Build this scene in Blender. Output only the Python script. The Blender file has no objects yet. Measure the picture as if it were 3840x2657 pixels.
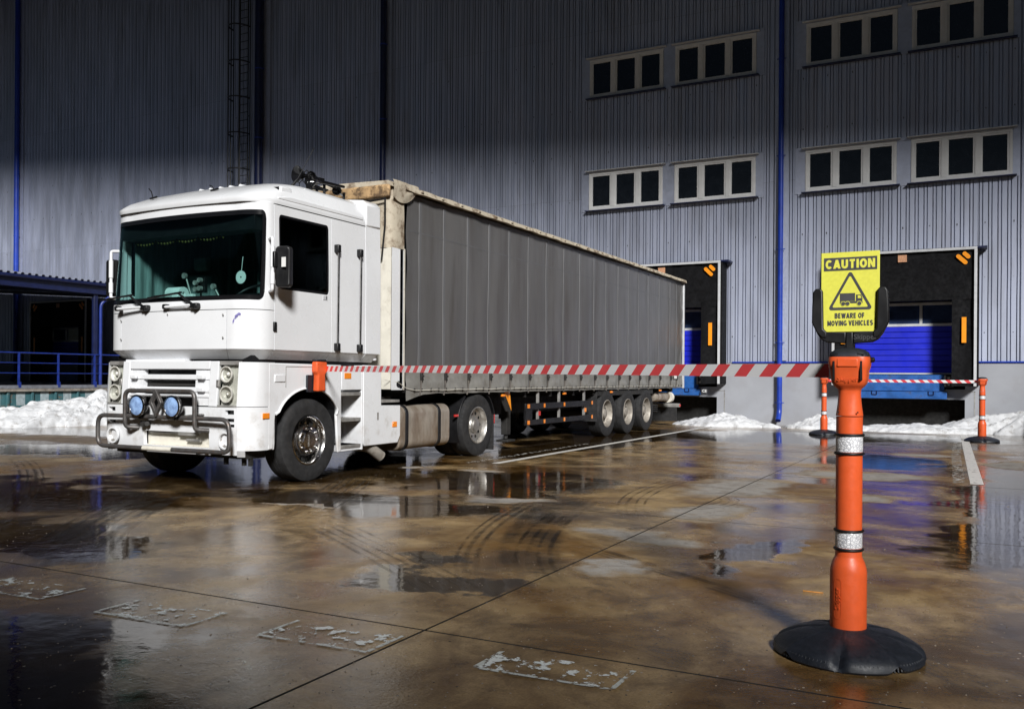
import bpy, bmesh, math, random
from math import sin, cos, pi, radians, sqrt
from mathutils import Vector, Matrix, noise
random.seed(7)
SC = bpy.context.scene
COL = SC.collection
# ------------------------------------------------------------------ camera
cam = bpy.data.cameras.new('camera'); camo = bpy.data.objects.new('camera', cam); COL.objects.link(camo)
cam.sensor_width = 36.0; cam.lens = 36.0 * 3362.88 / 3840
cam.shift_y = (1413.43 - 1328.5) / 3840
cam.clip_start = 0.05; cam.clip_end = 1500
camo.matrix_world = (Matrix.Translation((0, 0, 1.2903)) @ Matrix.Rotation(0.4807, 4, 'Z')
                     @ Matrix.Rotation(pi / 2, 4, 'X') @ Matrix.Rotation(0.0069, 4, 'Z'))
SC.camera = camo
# ------------------------------------------------------------------ sky, sun, exposure
SUN_EL, SUN_AZ = radians(30), radians(38)          # azimuth: from -Y towards +X
to_sun = Vector((sin(SUN_AZ) * cos(SUN_EL), -cos(SUN_AZ) * cos(SUN_EL), sin(SUN_EL)))
W = bpy.data.worlds.new('World'); SC.world = W; W.use_nodes = True
wn = W.node_tree.nodes; wl = W.node_tree.links
sky = wn.new('ShaderNodeTexSky'); sky.sky_type = 'NISHITA'; sky.sun_disc = False
sky.sun_elevation = SUN_EL; sky.sun_rotation = math.atan2(to_sun.x, to_sun.y)
sky.air_density = 1.0; sky.dust_density = 0.4; sky.ozone_density = 2.0
wn['Background'].inputs['Strength'].default_value = 0.006
wl.new(sky.outputs['Color'], wn['Background'].inputs['Color'])
sun = bpy.data.lights.new('sun', 'SUN'); sun.energy = 2.6; sun.angle = radians(10); sun.color = (1.0, 0.99, 0.97)
suno = bpy.data.objects.new('sun', sun); COL.objects.link(suno)
suno.rotation_euler = (-to_sun).to_track_quat('-Z', 'Y').to_euler()
suno.location = (20, -30, 40)
SC.view_settings.view_transform = 'Standard'; SC.view_settings.look = 'None'
SC.view_settings.exposure = 1.0; SC.view_settings.gamma = 1.0
SC.render.engine = 'CYCLES'
SC.cycles.use_denoising = True
SC.cycles.caustics_reflective = False; SC.cycles.caustics_refractive = False
SC.cycles.max_bounces = 8; SC.cycles.transparent_max_bounces = 12
SC.cycles.sample_clamp_indirect = 6.0

# ------------------------------------------------------------------ materials
class NT:
    def __init__(s, m): s.t = m.node_tree; s.n = s.t.nodes; s.l = s.t.links
    def new(s, k, **kw):
        n = s.n.new(k)
        for a, b in kw.items(): setattr(n, a, b)
        return n
    def link(s, a, b): s.l.new(a, b)
    def val(s, sock, v):
        if hasattr(v, 'is_linked') or hasattr(v, 'links'): s.l.new(v, sock)
        else: sock.default_value = v
    def math(s, op, a, b=None, c=None, clamp=False):
        n = s.new('ShaderNodeMath', operation=op); n.use_clamp = clamp
        s.val(n.inputs[0], a)
        if b is not None: s.val(n.inputs[1], b)
        if c is not None: s.val(n.inputs[2], c)
        return n.outputs[0]
    def vmath(s, op, a, b=None):
        n = s.new('ShaderNodeVectorMath', operation=op); s.val(n.inputs[0], a)
        if b is not None: s.val(n.inputs[1], b)
        return n
    def ramp(s, v, a, b, lo=0.0, hi=1.0, smooth=True):
        n = s.new('ShaderNodeMapRange'); n.interpolation_type = 'SMOOTHSTEP' if smooth else 'LINEAR'
        s.val(n.inputs[0], v); n.inputs[1].default_value = a; n.inputs[2].default_value = b
        n.inputs[3].default_value = lo; n.inputs[4].default_value = hi
        return n.outputs[0]
    def noise(s, vec, scale, detail=4, rough=.55, dist=0.0, out=0):
        n = s.new('ShaderNodeTexNoise'); s.link(vec, n.inputs['Vector'])
        n.inputs['Scale'].default_value = scale; n.inputs['Detail'].default_value = detail
        n.inputs['Roughness'].default_value = rough; n.inputs['Distortion'].default_value = dist
        return n.outputs[out]
    def mix(s, f, a, b, kind='MIX'):
        n = s.new('ShaderNodeMix', data_type='RGBA', blend_type=kind)
        s.val(n.inputs[0], f); s.val(n.inputs[6], a); s.val(n.inputs[7], b)
        return n.outputs[2]
def c4(c): return (c[0], c[1], c[2], 1.0)
MATS = {}
def mat(name, col, rough=.5, metal=0.0, var=.18, scale=6.0, bump=0.0, bscale=60.0, dirt=0.0,
        dirt_col=(.10, .07, .045), dscale=2.5, coat=0.0, zgrime=None, stretch=(1, 1, 1), spec=.5, dlo=.5, dhi=.72, objvar=0.0):
    m = bpy.data.materials.new(name); m.use_nodes = True; t = NT(m)
    b = t.n['Principled BSDF']
    g = t.new('ShaderNodeNewGeometry'); pos = g.outputs['Position']
    v = t.vmath('MULTIPLY', pos, stretch).outputs[0]
    n = t.noise(v, scale, 5)
    lo = tuple(x * (1 - var) for x in col); hi = tuple(min(1, x * (1 + var)) for x in col)
    c = t.mix(t.ramp(n, .3, .7), c4(lo), c4(hi))
    if dirt > 0:
        dn = t.noise(v, dscale, 7, .65)
        f = t.math('MULTIPLY', t.ramp(dn, dlo, dhi), dirt)
        if zgrime:
            sx = t.new('ShaderNodeSeparateXYZ'); t.link(pos, sx.inputs[0])
            k = t.ramp(sx.outputs[2], zgrime[0], zgrime[1], 1.0, 0.12)
            f = t.math('MULTIPLY', f, k)
        c = t.mix(f, c, c4(dirt_col))
    if objvar > 0:
        oi = t.new('ShaderNodeObjectInfo'); k = t.ramp(oi.outputs['Random'], 0, 1, 1 - objvar, 1.0, False)
        hs = t.new('ShaderNodeHueSaturation'); t.link(k, hs.inputs['Value']); t.link(c, hs.inputs['Color']); c = hs.outputs[0]
    t.link(c, b.inputs['Base Color'])
    b.inputs['Roughness'].default_value = rough; b.inputs['Metallic'].default_value = metal
    b.inputs['Specular IOR Level'].default_value = spec
    rn = t.noise(v, scale * 2.3, 3)
    t.link(t.ramp(rn, .3, .7, max(.02, rough * .85), min(1, rough * 1.15)), b.inputs['Roughness'])
    b.inputs['Coat Weight'].default_value = coat; b.inputs['Coat Roughness'].default_value = .08
    if bump > 0:
        bn = t.new('ShaderNodeBump'); bn.inputs['Strength'].default_value = bump; bn.inputs['Distance'].default_value = .01
        t.link(t.noise(v, bscale, 4), bn.inputs['Height']); t.link(bn.outputs[0], b.inputs['Normal'])
    MATS[name] = m
    return m
mat('white_paint', (.79, .80, .82), .28, var=.03, scale=1.2, dirt=.5, dirt_col=(.36, .31, .25), dscale=5, coat=.35, zgrime=(.3, 1.6), dlo=.48, dhi=.75)
mat('cream_paint', (.72, .69, .61), .45, var=.05, dirt=.35, dirt_col=(.22, .17, .11), dscale=7)
mat('black_plastic', (.007, .007, .008), .45, var=.3)
mat('black_gloss', (.008, .008, .009), .12, var=.1)
mat('rubber', (.018, .018, .019), .78, var=.35, scale=12, bump=.25, bscale=80, dirt=.25, dirt_col=(.06, .052, .045), dscale=9)
mat('chassis', (.02, .019, .018), .7, var=.3, dirt=.25, dirt_col=(.05, .04, .03))
mat('chrome', (.62, .61, .60), .18, 1.0, var=.1, dirt=.4, dirt_col=(.22, .20, .17), dscale=9)
mat('alloy', (.50, .48, .45), .42, .85, var=.12, dirt=.5, dirt_col=(.22, .17, .12), dscale=8)
mat('rusty_rim', (.34, .31, .27), .6, .3, var=.25, dirt=.8, dirt_col=(.10, .06, .04), dscale=14)
mat('rusty_bar', (.125, .118, .115), .45, .55, var=.25, scale=10, dirt=.55, dirt_col=(.21, .10, .045), dscale=14, bump=.15)
mat('tank', (.42, .37, .31), .42, .45, var=.2, scale=4, dirt=.85, dirt_col=(.17, .095, .045), dscale=2.2, stretch=(1, 1.3, .55), dlo=.40, dhi=.75)
mat('lamp_glass', (.62, .60, .55), .12, 0, var=.2, scale=20, coat=.6)
mat('lamp_chrome', (.78, .78, .75), .35, 0.0, var=.15, scale=18)
mat('spot_lens', (.30, .46, .86), .12, .15, var=.35, scale=14, coat=.8)
mat('amber', (.95, .27, .02), .25, var=.08, coat=.5)
mat('amber_tape', (1.0, .33, .015), .4, var=.05)
mat('red_lens', (.55, .02, .015), .25, var=.1, coat=.5)
mat('galv', (.40, .39, .37), .5, .5, var=.25, dirt=.4, dscale=8)
mat('curtain_pvc', (.106, .103, .101), .34, var=.12, scale=1.6, dirt=.75, dirt_col=(.048, .038, .030), dscale=1.5, stretch=(1, 2.2, .28), bump=.15, bscale=7, dlo=.45, dhi=.8)
mat('curtain_strip', (.122, .123, .128), .5, var=.12, stretch=(1, 1, .3))
mat('skirt_pvc', (.22, .215, .20), .5, var=.12, dirt=.6, dirt_col=(.14, .12, .095), dscale=5, bump=.1, bscale=20)
mat('tarp_beige', (.52, .46, .36), .65, var=.15, scale=5, dirt=.85, dirt_col=(.11, .065, .035), dscale=5, bump=.3, bscale=25, dlo=.44, dhi=.66)
mat('tarp_rust', (.40, .26, .13), .7, var=.35, scale=6, dirt=.85, dirt_col=(.06, .035, .02), dscale=7, bump=.3, bscale=30, dlo=.44, dhi=.62)
mat('strap_web', (.10, .088, .078), .7, var=.3)
mat('cladding', (.55, .59, .72), .6, .75, objvar=.09, var=.05, scale=.8, dirt=.30, dirt_col=(.24, .23, .24), dscale=1.1, stretch=(1.6, 1, .25), spec=.35)
mat('flat_cladding', (.55, .59, .72), .6, .75, var=.04, dirt=.15, dirt_col=(.28, .27, .27))
mat('plinth', (.33, .34, .37), .75, var=.05, scale=1.5, dirt=.30, dirt_col=(.26, .25, .25), dscale=1.6, bump=.12, bscale=40)
mat('blue_paint', (.012, .045, .36), .38, var=.15, scale=3)
mat('shade_slab_dark', (.012, .013, .02), .8, var=.2)
mat('rail_blue', (.010, .028, .20), .4, var=.2)
mat('navy_paint', (.006, .011, .055), .45, var=.2)
mat('door_blue', (.008, .018, .55), .5, var=.06, scale=1.5, dirt=.2, dirt_col=(.01, .015, .30))
mat('leveller_blue', (.018, .11, .38), .5, .1, var=.3, scale=4, dirt=.8, dirt_col=(.055, .05, .05), dscale=4, bump=.4, bscale=70)
mat('alu_white', (.66, .67, .69), .4, .2, var=.06, dirt=.2)
mat('pvc_white', (.80, .80, .80), .35, var=.03, dirt=.15, dirt_col=(.5, .5, .5))
mat('dock_fabric', (.005, .005, .006), .85, var=.4, spec=.2, bump=.2, bscale=18)
mat('pit_black', (.010, .010, .010), .9, var=.3)
mat('dark_glass', (.010, .012, .016), .06, var=.2)
mat('door_glass', (.03, .05, .12), .12, var=.3, scale=3)
mat('snow', (.66, .67, .69), .75, var=.10, scale=9, dirt=.75, dirt_col=(.17, .14, .11), dscale=7.0, bump=1.0, bscale=60, dlo=.50, dhi=.76)
mat('teal_steel', (.050, .145, .165), .55, .1, var=.2, scale=3, dirt=.8, dirt_col=(.20, .10, .045), dscale=6, bump=.2, dlo=.52, dhi=.68)
mat('faded_white', (.33, .40, .43), .6, var=.2, scale=12, dirt=.6, dirt_col=(.08, .2, .24), dscale=9)
mat('deck_grey', (.20, .21, .24), .6, .2, var=.2, dirt=.3)
mat('orange_plastic', (.72, .105, .026), .42, var=.05, scale=20, bump=.05, bscale=300)
mat('base_rubber', (.013, .016, .023), .5, var=.2, scale=30, bump=.15, bscale=250)
mat('soft_black', (.006, .006, .007), .5, var=.2)
mat('tape_red', (.85, .085, .095), .45, var=.05)
mat('tape_white', (.92, .93, .95), .45, var=.02)
mat('sign_yellow', (.74, .72, .09), .5, var=.05, scale=60)
mat('sign_print', (.055, .055, .060), .55, var=.08)
mat('sticker_white', (.82, .82, .80), .45, var=.05)
mat('orange_notice', (.58, .30, .17), .55, var=.25, scale=40)
mat('joint_fill', (.018, .016, .014), .7, var=.3)
mat('wood', (.50, .22, .05), .6, var=.3, scale=30)
mat('paper', (.78, .80, .78), .8, var=.04)
mat('dash', (.09, .11, .11), .6, var=.2)
mat('cab_cloth', (.19, .25, .245), .9, var=.2, scale=9, stretch=(3, 3, .3))
mat('fringe', (.09, .075, .01), .8, var=.3)
mat('pebble', (.22, .19, .16), .7, var=.6, scale=40)
mat('roof_sheet', (.26, .28, .36), .45, .2, var=.1)
mat('shade_block_grey', (.05, .05, .055), .8, var=.2)
mat('mark_violet', (.20, .18, .42), .5, var=.3, scale=30)
# reflective honeycomb band
def band_mat():
    m = bpy.data.materials.new('reflective_band'); m.use_nodes = True; t = NT(m); b = t.n['Principled BSDF']
    g = t.new('ShaderNodeNewGeometry')
    vo = t.new('ShaderNodeTexVoronoi', feature='DISTANCE_TO_EDGE'); vo.inputs['Scale'].default_value = 75
    t.link(g.outputs['Position'], vo.inputs['Vector'])
    t.link(t.mix(t.ramp(vo.outputs['Distance'], .02, .14), c4((.45, .46, .50)), c4((.86, .86, .88))), b.inputs['Base Color'])
    b.inputs['Roughness'].default_value = .3; b.inputs['Metallic'].default_value = .1
    bn = t.new('ShaderNodeBump'); bn.inputs['Strength'].default_value = .4; bn.inputs['Distance'].default_value = .003
    t.link(t.ramp(vo.outputs['Distance'], 0, .2), bn.inputs['Height']); t.link(bn.outputs[0], b.inputs['Normal'])
    MATS['reflective_band'] = m
band_mat()
def glass_mat(name, tint, gloss=.06):
    m = bpy.data.materials.new(name); m.use_nodes = True; t = NT(m)
    t.n.remove(t.n['Principled BSDF']); out = t.n['Material Output']
    g = t.new('ShaderNodeNewGeometry')
    nz = t.noise(g.outputs['Position'], 3.0, 3)
    tr = t.new('ShaderNodeBsdfTransparent')
    t.link(t.mix(nz, c4(tuple(x * .92 for x in tint)), c4(tint)), tr.inputs[0])
    gl = t.new('ShaderNodeBsdfGlossy'); gl.inputs['Roughness'].default_value = .03
    gl.inputs['Color'].default_value = (.75, .95, .95, 1)
    lw = t.new('ShaderNodeLayerWeight'); lw.inputs['Blend'].default_value = .5
    fr = t.math('ADD', t.math('MULTIPLY', t.math('POWER', lw.outputs['Facing'], 5.0), .5), .02)
    mx = t.new('ShaderNodeMixShader'); t.link(fr, mx.inputs[0])
    t.link(tr.outputs[0], mx.inputs[1]); t.link(gl.outputs[0], mx.inputs[2]); t.link(mx.outputs[0], out.inputs[0])
    MATS[name] = m
glass_mat('windscreen_glass', (.76, .90, .89))
glass_mat('side_glass', (.10, .13, .13))
glass_mat('lamp_cover', (.88, .88, .86))

# ------------------------------------------------------------------ the wet concrete
def ground_material():
    m = bpy.data.materials.new('wet_concrete'); m.use_nodes = True; t = NT(m); b = t.n['Principled BSDF']
    g = t.new('ShaderNodeNewGeometry'); pos = g.outputs['Position']
    flat = t.vmath('MULTIPLY', pos, (1, 1, 0)).outputs[0]
    n1 = t.noise(flat, .33, 5, .6, .4); n2 = t.noise(flat, 1.5, 7, .62, .5); n3 = t.noise(flat, 9.0, 5, .6)
    wv = t.noise(flat, .9, 5, .6, 0, 1)
    warp = t.vmath('MULTIPLY', t.vmath('SUBTRACT', wv, (.5, .5, .5)).outputs[0], (2.4, 2.4, 0)).outputs[0]
    wpos = t.vmath('ADD', flat, warp).outputs[0]
    wpos2 = t.vmath('ADD', flat, t.vmath('MULTIPLY', warp, (.62, .62, 0)).outputs[0]).outputs[0]
    def ell(cx, cy, rx, ry, p=wpos, soft=.45):
        d = t.vmath('SUBTRACT', p, (cx, cy, 0)).outputs[0]
        d = t.vmath('MULTIPLY', d, (1 / rx, 1 / ry, 0)).outputs[0]
        return t.ramp(t.vmath('LENGTH', d).outputs['Value'], 1.0 - soft, 1.0, 1.0, 0.0)
    def union(L):
        o = L[0]
        for q in L[1:]: o = t.math('MAXIMUM', o, q)
        return o
    puddle = union([ell(-9.6, 6.1, 3.0, 1.15), ell(-5.0, 2.5, 2.4, .8), ell(-5.4, 7.4, 1.9, .75), ell(-6.6, 4.6, 1.6, .45),
                    ell(-6.9, 17.0, 1.3, 5.5), ell(-4.2, 20.5, 2.6, 2.6), ell(-1.4, 15.2, 1.1, 1.5), ell(.35, 10.0, .8, 4.2),
                    ell(-8.4, 9.5, 2.2, 3.0), ell(-3.1, 4.9, .8, .35), ell(-5.3, 9.6, 1.7, 1.3),
                    ell(-13, 10, 3.5, 1.0), ell(-19, 13.2, 4, 1.1), ell(-1.2, 21.8, 2.2, 1.2), ell(-1.5, 6.7, .35, .8), ell(2.5, 17, 2, 3)])
    dry = union([ell(-15.5, 11.6, 5, .8), ell(-14.5, 8.9, 3.5, .8), ell(-3.2, 9.8, 1.2, 1.6), ell(-3.4, 6.4, 1.3, .8), ell(-1.0, 6.2, 1.0, 1.3), ell(-1.8, 10.6, 1.0, 1.3)])
    pale = union([ell(-2.33, 5.75, .36, .24, wpos2, .55), ell(-2.42, 6.95, .62, .33, wpos2, .55), ell(-2.35, 8.5, .52, .85, wpos2, .55),
                  ell(-2.5, 10.6, .75, 1.4, wpos2, .55), ell(-4.5, 8.4, .55, .34, wpos2, .6), ell(-6.0, 10.8, .4, .3, wpos2, .6),
                  ell(-7.1, 10.5, .35, .2, wpos2, .6), ell(-.85, 17.0, .6, .5, wpos2, .55), ell(-1.45, 13.0, 1.0, .7, wpos2, .55),
                  ell(-1.0, 10.4, .45, .4, wpos2, .55), ell(.5, 15.5, .5, .9, wpos2, .55), ell(-5.9, 6.9, .5, .07, wpos2, .6)])
    w = t.math('ADD', t.math('MULTIPLY', n1, .62), t.math('MULTIPLY', n2, .38))
    w = t.math('ADD', w, t.math('MULTIPLY', puddle, .30)); w = t.math('SUBTRACT', w, t.math('MULTIPLY', dry, .13))
    w = t.math('SUBTRACT', w, t.math('MULTIPLY', pale, .40))
    wet = t.ramp(w, .43, .70); damp = t.ramp(w, .30, .50)
    tan = t.mix(t.ramp(n2, .3, .72), c4((.50, .355, .18)), c4((.20, .115, .042)))
    # rust-brown mud film carried in by tyres
    mud = t.noise(flat, .55, 6, .6, .8)
    tan = t.mix(t.math('MULTIPLY', t.ramp(mud, .44, .62), .85), tan, c4((.17, .083, .016)))
    far = t.math('MAXIMUM', ell(-17, 10.5, 8, 4.5), ell(-1, 22, 5, 4))
    tan = t.mix(t.math('MULTIPLY', far, .55), tan, c4((.25, .235, .22)))
    col = t.mix(wet, tan, t.mix(1.0, tan, c4((.16, .15, .14)), 'MULTIPLY'))
    oil = t.noise(flat, 2.6, 6, .7, 1.0)
    col = t.mix(t.math('MULTIPLY', t.ramp(oil, .60, .74), .6), col, c4((.022, .016, .012)))
    pn = t.math('MULTIPLY', pale, t.ramp(t.noise(flat, 7, 5, .6), .25, .5, .55, 1.0))
    col = t.mix(pn, col, c4((.40, .375, .345)))
    # fine grit speckle
    sp = t.new('ShaderNodeTexVoronoi'); sp.inputs['Scale'].default_value = 26; t.link(flat, sp.inputs['Vector'])
    sp.inputs['Randomness'].default_value = 1.0
    rnd = t.new('ShaderNodeSeparateColor'); t.link(sp.outputs['Color'], rnd.inputs[0])
    dot = t.math('MULTIPLY', t.ramp(sp.outputs['Distance'], .10, .17, 1, 0), t.math('GREATER_THAN', rnd.outputs[0], .80))
    col = t.mix(dot, col, t.mix(t.math('GREATER_THAN', rnd.outputs[1], .6), c4((.012, .010, .008)), c4((.45, .42, .38))))
    sp2 = t.new('ShaderNodeTexVoronoi'); sp2.inputs['Scale'].default_value = 11; t.link(flat, sp2.inputs['Vector'])
    rn2 = t.new('ShaderNodeSeparateColor'); t.link(sp2.outputs['Color'], rn2.inputs[0])
    dot2 = t.math('MULTIPLY', t.ramp(sp2.outputs['Distance'], .05, .085, 1, 0), t.math('GREATER_THAN', rn2.outputs[0], .62))
    col = t.mix(dot2, col, t.mix(t.math('GREATER_THAN', rn2.outputs[1], .5), c4((.010, .008, .006)), c4((.60, .56, .50))))
    ag = t.noise(flat, 75, 3, .7)
    col = t.mix(t.ramp(ag, .35, .65, .45, 0), col, t.mix(1.0, col, c4((.45, .42, .40)), 'MULTIPLY'))
    grime = t.noise(flat, 4.2, 7, .72, .6)
    col = t.mix(t.ramp(grime, .46, .66, 0, .55), col, t.mix(1.0, col, c4((.40, .36, .32)), 'MULTIPLY'))
    col = t.mix(t.ramp(n3, .35, .7, 0, .35), col, t.mix(1.0, col, c4((.62, .6, .58)), 'MULTIPLY'))
    t.link(col, b.inputs['Base Color'])
    r = t.math('ADD', t.math('MULTIPLY', t.math('SUBTRACT', 1.0, wet), .17), .05)
    r = t.math('ADD', r, t.math('MULTIPLY', t.math('SUBTRACT', 1.0, damp), .30))
    r = t.math('ADD', r, t.math('MULTIPLY', pn, .2))
    r = t.math('ADD', r, t.math('MULTIPLY', t.ramp(n3, .4, .7), .03))
    t.link(r, b.inputs['Roughness'])
    b.inputs['IOR'].default_value = 1.4
    b.inputs['Specular IOR Level'].default_value = .5
    b1 = t.new('ShaderNodeBump'); b1.inputs['Distance'].default_value = .004
    t.link(t.math('MULTIPLY', t.math('SUBTRACT', 1.02, wet), .35), b1.inputs['Strength'])
    t.link(t.noise(flat, 55, 4), b1.inputs['Height'])
    b2 = t.new('ShaderNodeBump'); b2.inputs['Distance'].default_value = .01; b2.inputs['Strength'].default_value = .16
    t.link(t.noise(flat, 7, 3), b2.inputs['Height']); t.link(b1.outputs[0], b2.inputs['Normal'])
    t.link(b2.outputs[0], b.inputs['Normal'])
    MATS['wet_concrete'] = m
ground_material()
def worn_paint(name, col, lo, hi, scale):
    m = bpy.data.materials.new(name); m.use_nodes = True; t = NT(m); b = t.n['Principled BSDF']; out = t.n['Material Output']
    g = t.new('ShaderNodeNewGeometry'); n = t.noise(g.outputs['Position'], scale, 7, .68)
    b.inputs['Base Color'].default_value = c4(col); b.inputs['Roughness'].default_value = .35
    tr = t.new('ShaderNodeBsdfTransparent'); mx = t.new('ShaderNodeMixShader')
    t.link(t.ramp(n, lo, hi), mx.inputs[0]); t.link(tr.outputs[0], mx.inputs[1]); t.link(b.outputs[0], mx.inputs[2])
    t.link(mx.outputs[0], out.inputs[0]); MATS[name] = m
worn_paint('line_paint', (.78, .76, .72), .33, .42, 9)
worn_paint('worn_line_paint', (.62, .60, .56), .50, .58, 10)
worn_paint('dash_paint', (.82, .86, .85), .545, .58, 9)
worn_paint('dash_edge_paint', (.62, .65, .62), .40, .52, 22)
def track_mat():
    m = bpy.data.materials.new('tyre_film'); m.use_nodes = True; t = NT(m); b = t.n['Principled BSDF']; out = t.n['Material Output']
    g = t.new('ShaderNodeNewGeometry'); uv = t.new('ShaderNodeUVMap')
    n = t.noise(g.outputs['Position'], 2.2, 7, .6)
    s = t.new('ShaderNodeSeparateXYZ'); t.link(uv.outputs[0], s.inputs[0])
    edge = t.math('MULTIPLY', t.ramp(s.outputs[0], 0, .4), t.ramp(s.outputs[0], .6, 1.0, 1, 0))
    ends = t.math('MULTIPLY', t.ramp(s.outputs[1], 0, .45), t.ramp(s.outputs[1], .55, 1.0, 1, 0))
    a = t.math('MULTIPLY', t.math('MULTIPLY', edge, ends), t.ramp(n, .34, .66, .0, .58))
    b.inputs['Base Color'].default_value = (.014, .010, .008, 1); b.inputs['Roughness'].default_value = .4
    tr = t.new('ShaderNodeBsdfTransparent'); mx = t.new('ShaderNodeMixShader')
    t.link(a, mx.inputs[0]); t.link(tr.outputs[0], mx.inputs[1]); t.link(b.outputs[0], mx.inputs[2])
    t.link(mx.outputs[0], out.inputs[0]); MATS['tyre_film'] = m
track_mat()

# ------------------------------------------------------------------ mesh helpers
def rot2(p, a): return (p[0] * cos(a) - p[1] * sin(a), p[0] * sin(a) + p[1] * cos(a))
class MB:
    def __init__(s): s.v = []; s.f = []; s.mi = []; s.uv = None
    def add(s, vs, fs, mi=0):
        o = len(s.v); s.v += [tuple(q) for q in vs]; s.f += [tuple(i + o for i in f) for f in fs]; s.mi += [mi] * len(fs); return s
    def box(s, x0, x1, y0, y1, z0, z1, mi=0):
        v = [(x, y, z) for z in (z0, z1) for y in (y0, y1) for x in (x0, x1)]
        return s.add(v, [(0, 2, 3, 1), (4, 5, 7, 6), (0, 1, 5, 4), (2, 6, 7, 3), (0, 4, 6, 2), (1, 3, 7, 5)], mi)
    def prism(s, poly, ax, a0, a1, mi=0):
        """poly: 2D ccw list in the two other axes (in order xyz without ax)"""
        n = len(poly)
        def P(q, a): return {'x': (a, q[0], q[1]), 'y': (q[0], a, q[1]), 'z': (q[0], q[1], a)}[ax]
        v = [P(q, a0) for q in poly] + [P(q, a1) for q in poly]
        f = [tuple(range(n)), tuple(range(2 * n - 1, n - 1, -1))] + [(i, i + n, (i + 1) % n + n, (i + 1) % n) for i in range(n)]
        return s.add(v, f, mi)
    def tube(s, pts, r, n=10, closed=False, mi=0):
        pts = [Vector(p) for p in pts]; m = len(pts); rs = r if isinstance(r, (list, tuple)) else [r] * m
        vs = []; fs = []; up = None
        for i, p in enumerate(pts):
            if closed: d = (pts[(i + 1) % m] - pts[i - 1]).normalized()
            else: d = (pts[min(i + 1, m - 1)] - pts[max(i - 1, 0)]).normalized()
            if up is None:
                up = d.orthogonal().normalized()
            up = (up - d * up.dot(d)); up = up.normalized() if up.length > 1e-6 else d.orthogonal().normalized()
            w = d.cross(up)
            for k in range(n):
                a = 2 * pi * k / n; vs.append(p + (up * cos(a) + w * sin(a)) * rs[i])
        for i in range(m if closed else m - 1):
            j = (i + 1) % m
            for k in range(n):
                fs.append((i * n + k, i * n + (k + 1) % n, j * n + (k + 1) % n, j * n + k))
        if not closed:
            fs.append(tuple(range(n - 1, -1, -1))); fs.append(tuple((m - 1) * n + k for k in range(n)))
        return s.add(vs, fs, mi)
    def lathe(s, prof, n=32, c=(0, 0, 0), ax='z', mi=0, cap=True):
        """prof: list of (radius, height) along axis"""
        vs = []; fs = []; m = len(prof)
        for (r, hh) in prof:
            for k in range(n):
                a = 2 * pi * k / n
                q = {'z': (r * cos(a), r * sin(a), hh), 'x': (hh, r * cos(a), r * sin(a)), 'y': (r * sin(a), hh, r * cos(a))}[ax]
                vs.append((c[0] + q[0], c[1] + q[1], c[2] + q[2]))
        for i in range(m - 1):
            for k in range(n):
                fs.append((i * n + k, i * n + (k + 1) % n, (i + 1) * n + (k + 1) % n, (i + 1) * n + k))
        if cap:
            if prof[0][0] > 1e-5: fs.append(tuple(range(n - 1, -1, -1)))
            if prof[-1][0] > 1e-5: fs.append(tuple((m - 1) * n + k for k in range(n)))
        return s.add(vs, fs, mi)
    def patch(s, F, p0, p1, qlo, qhi, np_=8, nq=6, off=0.0, thick=.02, mi=0, ps=None):
        """slab on surface F(p,q) between p0..p1 and qlo(p)..qhi(p), outer face at off along the normal"""
        lo = qlo if callable(qlo) else (lambda p: qlo); hi = qhi if callable(qhi) else (lambda p: qhi)
        ps = ps or [p0 + (p1 - p0) * i / np_ for i in range(np_ + 1)]; np_ = len(ps) - 1
        out = []; inn = []
        e = 1e-3
        for p in ps:
            a, b = lo(p), hi(p)
            for j in range(nq + 1):
                q = a + (b - a) * j / nq
                P = Vector(F(p, q)); dp = Vector(F(p + e, q)) - Vector(F(p - e, q)); dq = Vector(F(p, q + e)) - Vector(F(p, q - e))
                nn = dp.cross(dq); nn = nn.normalized() if nn.length > 1e-12 else Vector((0, 0, 1))
                out.append(P + nn * off); inn.append(P + nn * (off - thick))
        W_ = nq + 1; N = len(out); fs = []
        for i in range(np_):
            for j in range(nq):
                a = i * W_ + j
                fs.append((a, a + W_, a + W_ + 1, a + 1)); fs.append((N + a, N + a + 1, N + a + W_ + 1, N + a + W_))
        for i in range(np_):
            a = i * W_; fs.append((a, N + a, N + a + W_, a + W_))
            a = i * W_ + nq; fs.append((a, a + W_, N + a + W_, N + a))
        for j in range(nq):
            a = j; fs.append((a, a + 1, N + a + 1, N + a))
            a = np_ * W_ + j; fs.append((a, N + a, N + a + 1, a + 1))
        return s.add(out + inn, fs, mi)
    def mesh(s, name, mats, smooth=None):
        me = bpy.data.meshes.new(name); me.from_pydata(s.v, [], s.f)
        for mm in mats: me.materials.append(MATS[mm])
        if len(mats) > 1:
            for p, k in zip(me.polygons, s.mi): p.material_index = k
        if s.uv:
            L = me.uv_layers.new(name='UVMap')
            for p in me.polygons:
                for li in p.loop_indices: L.data[li].uv = s.uv[me.loops[li].vertex_index]
        bm = bmesh.new(); bm.from_mesh(me); bmesh.ops.recalc_face_normals(bm, faces=bm.faces); bm.to_mesh(me); bm.free()
        if smooth:
            me.shade_smooth(); me.set_sharp_from_angle(angle=radians(smooth))
        return me
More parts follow.
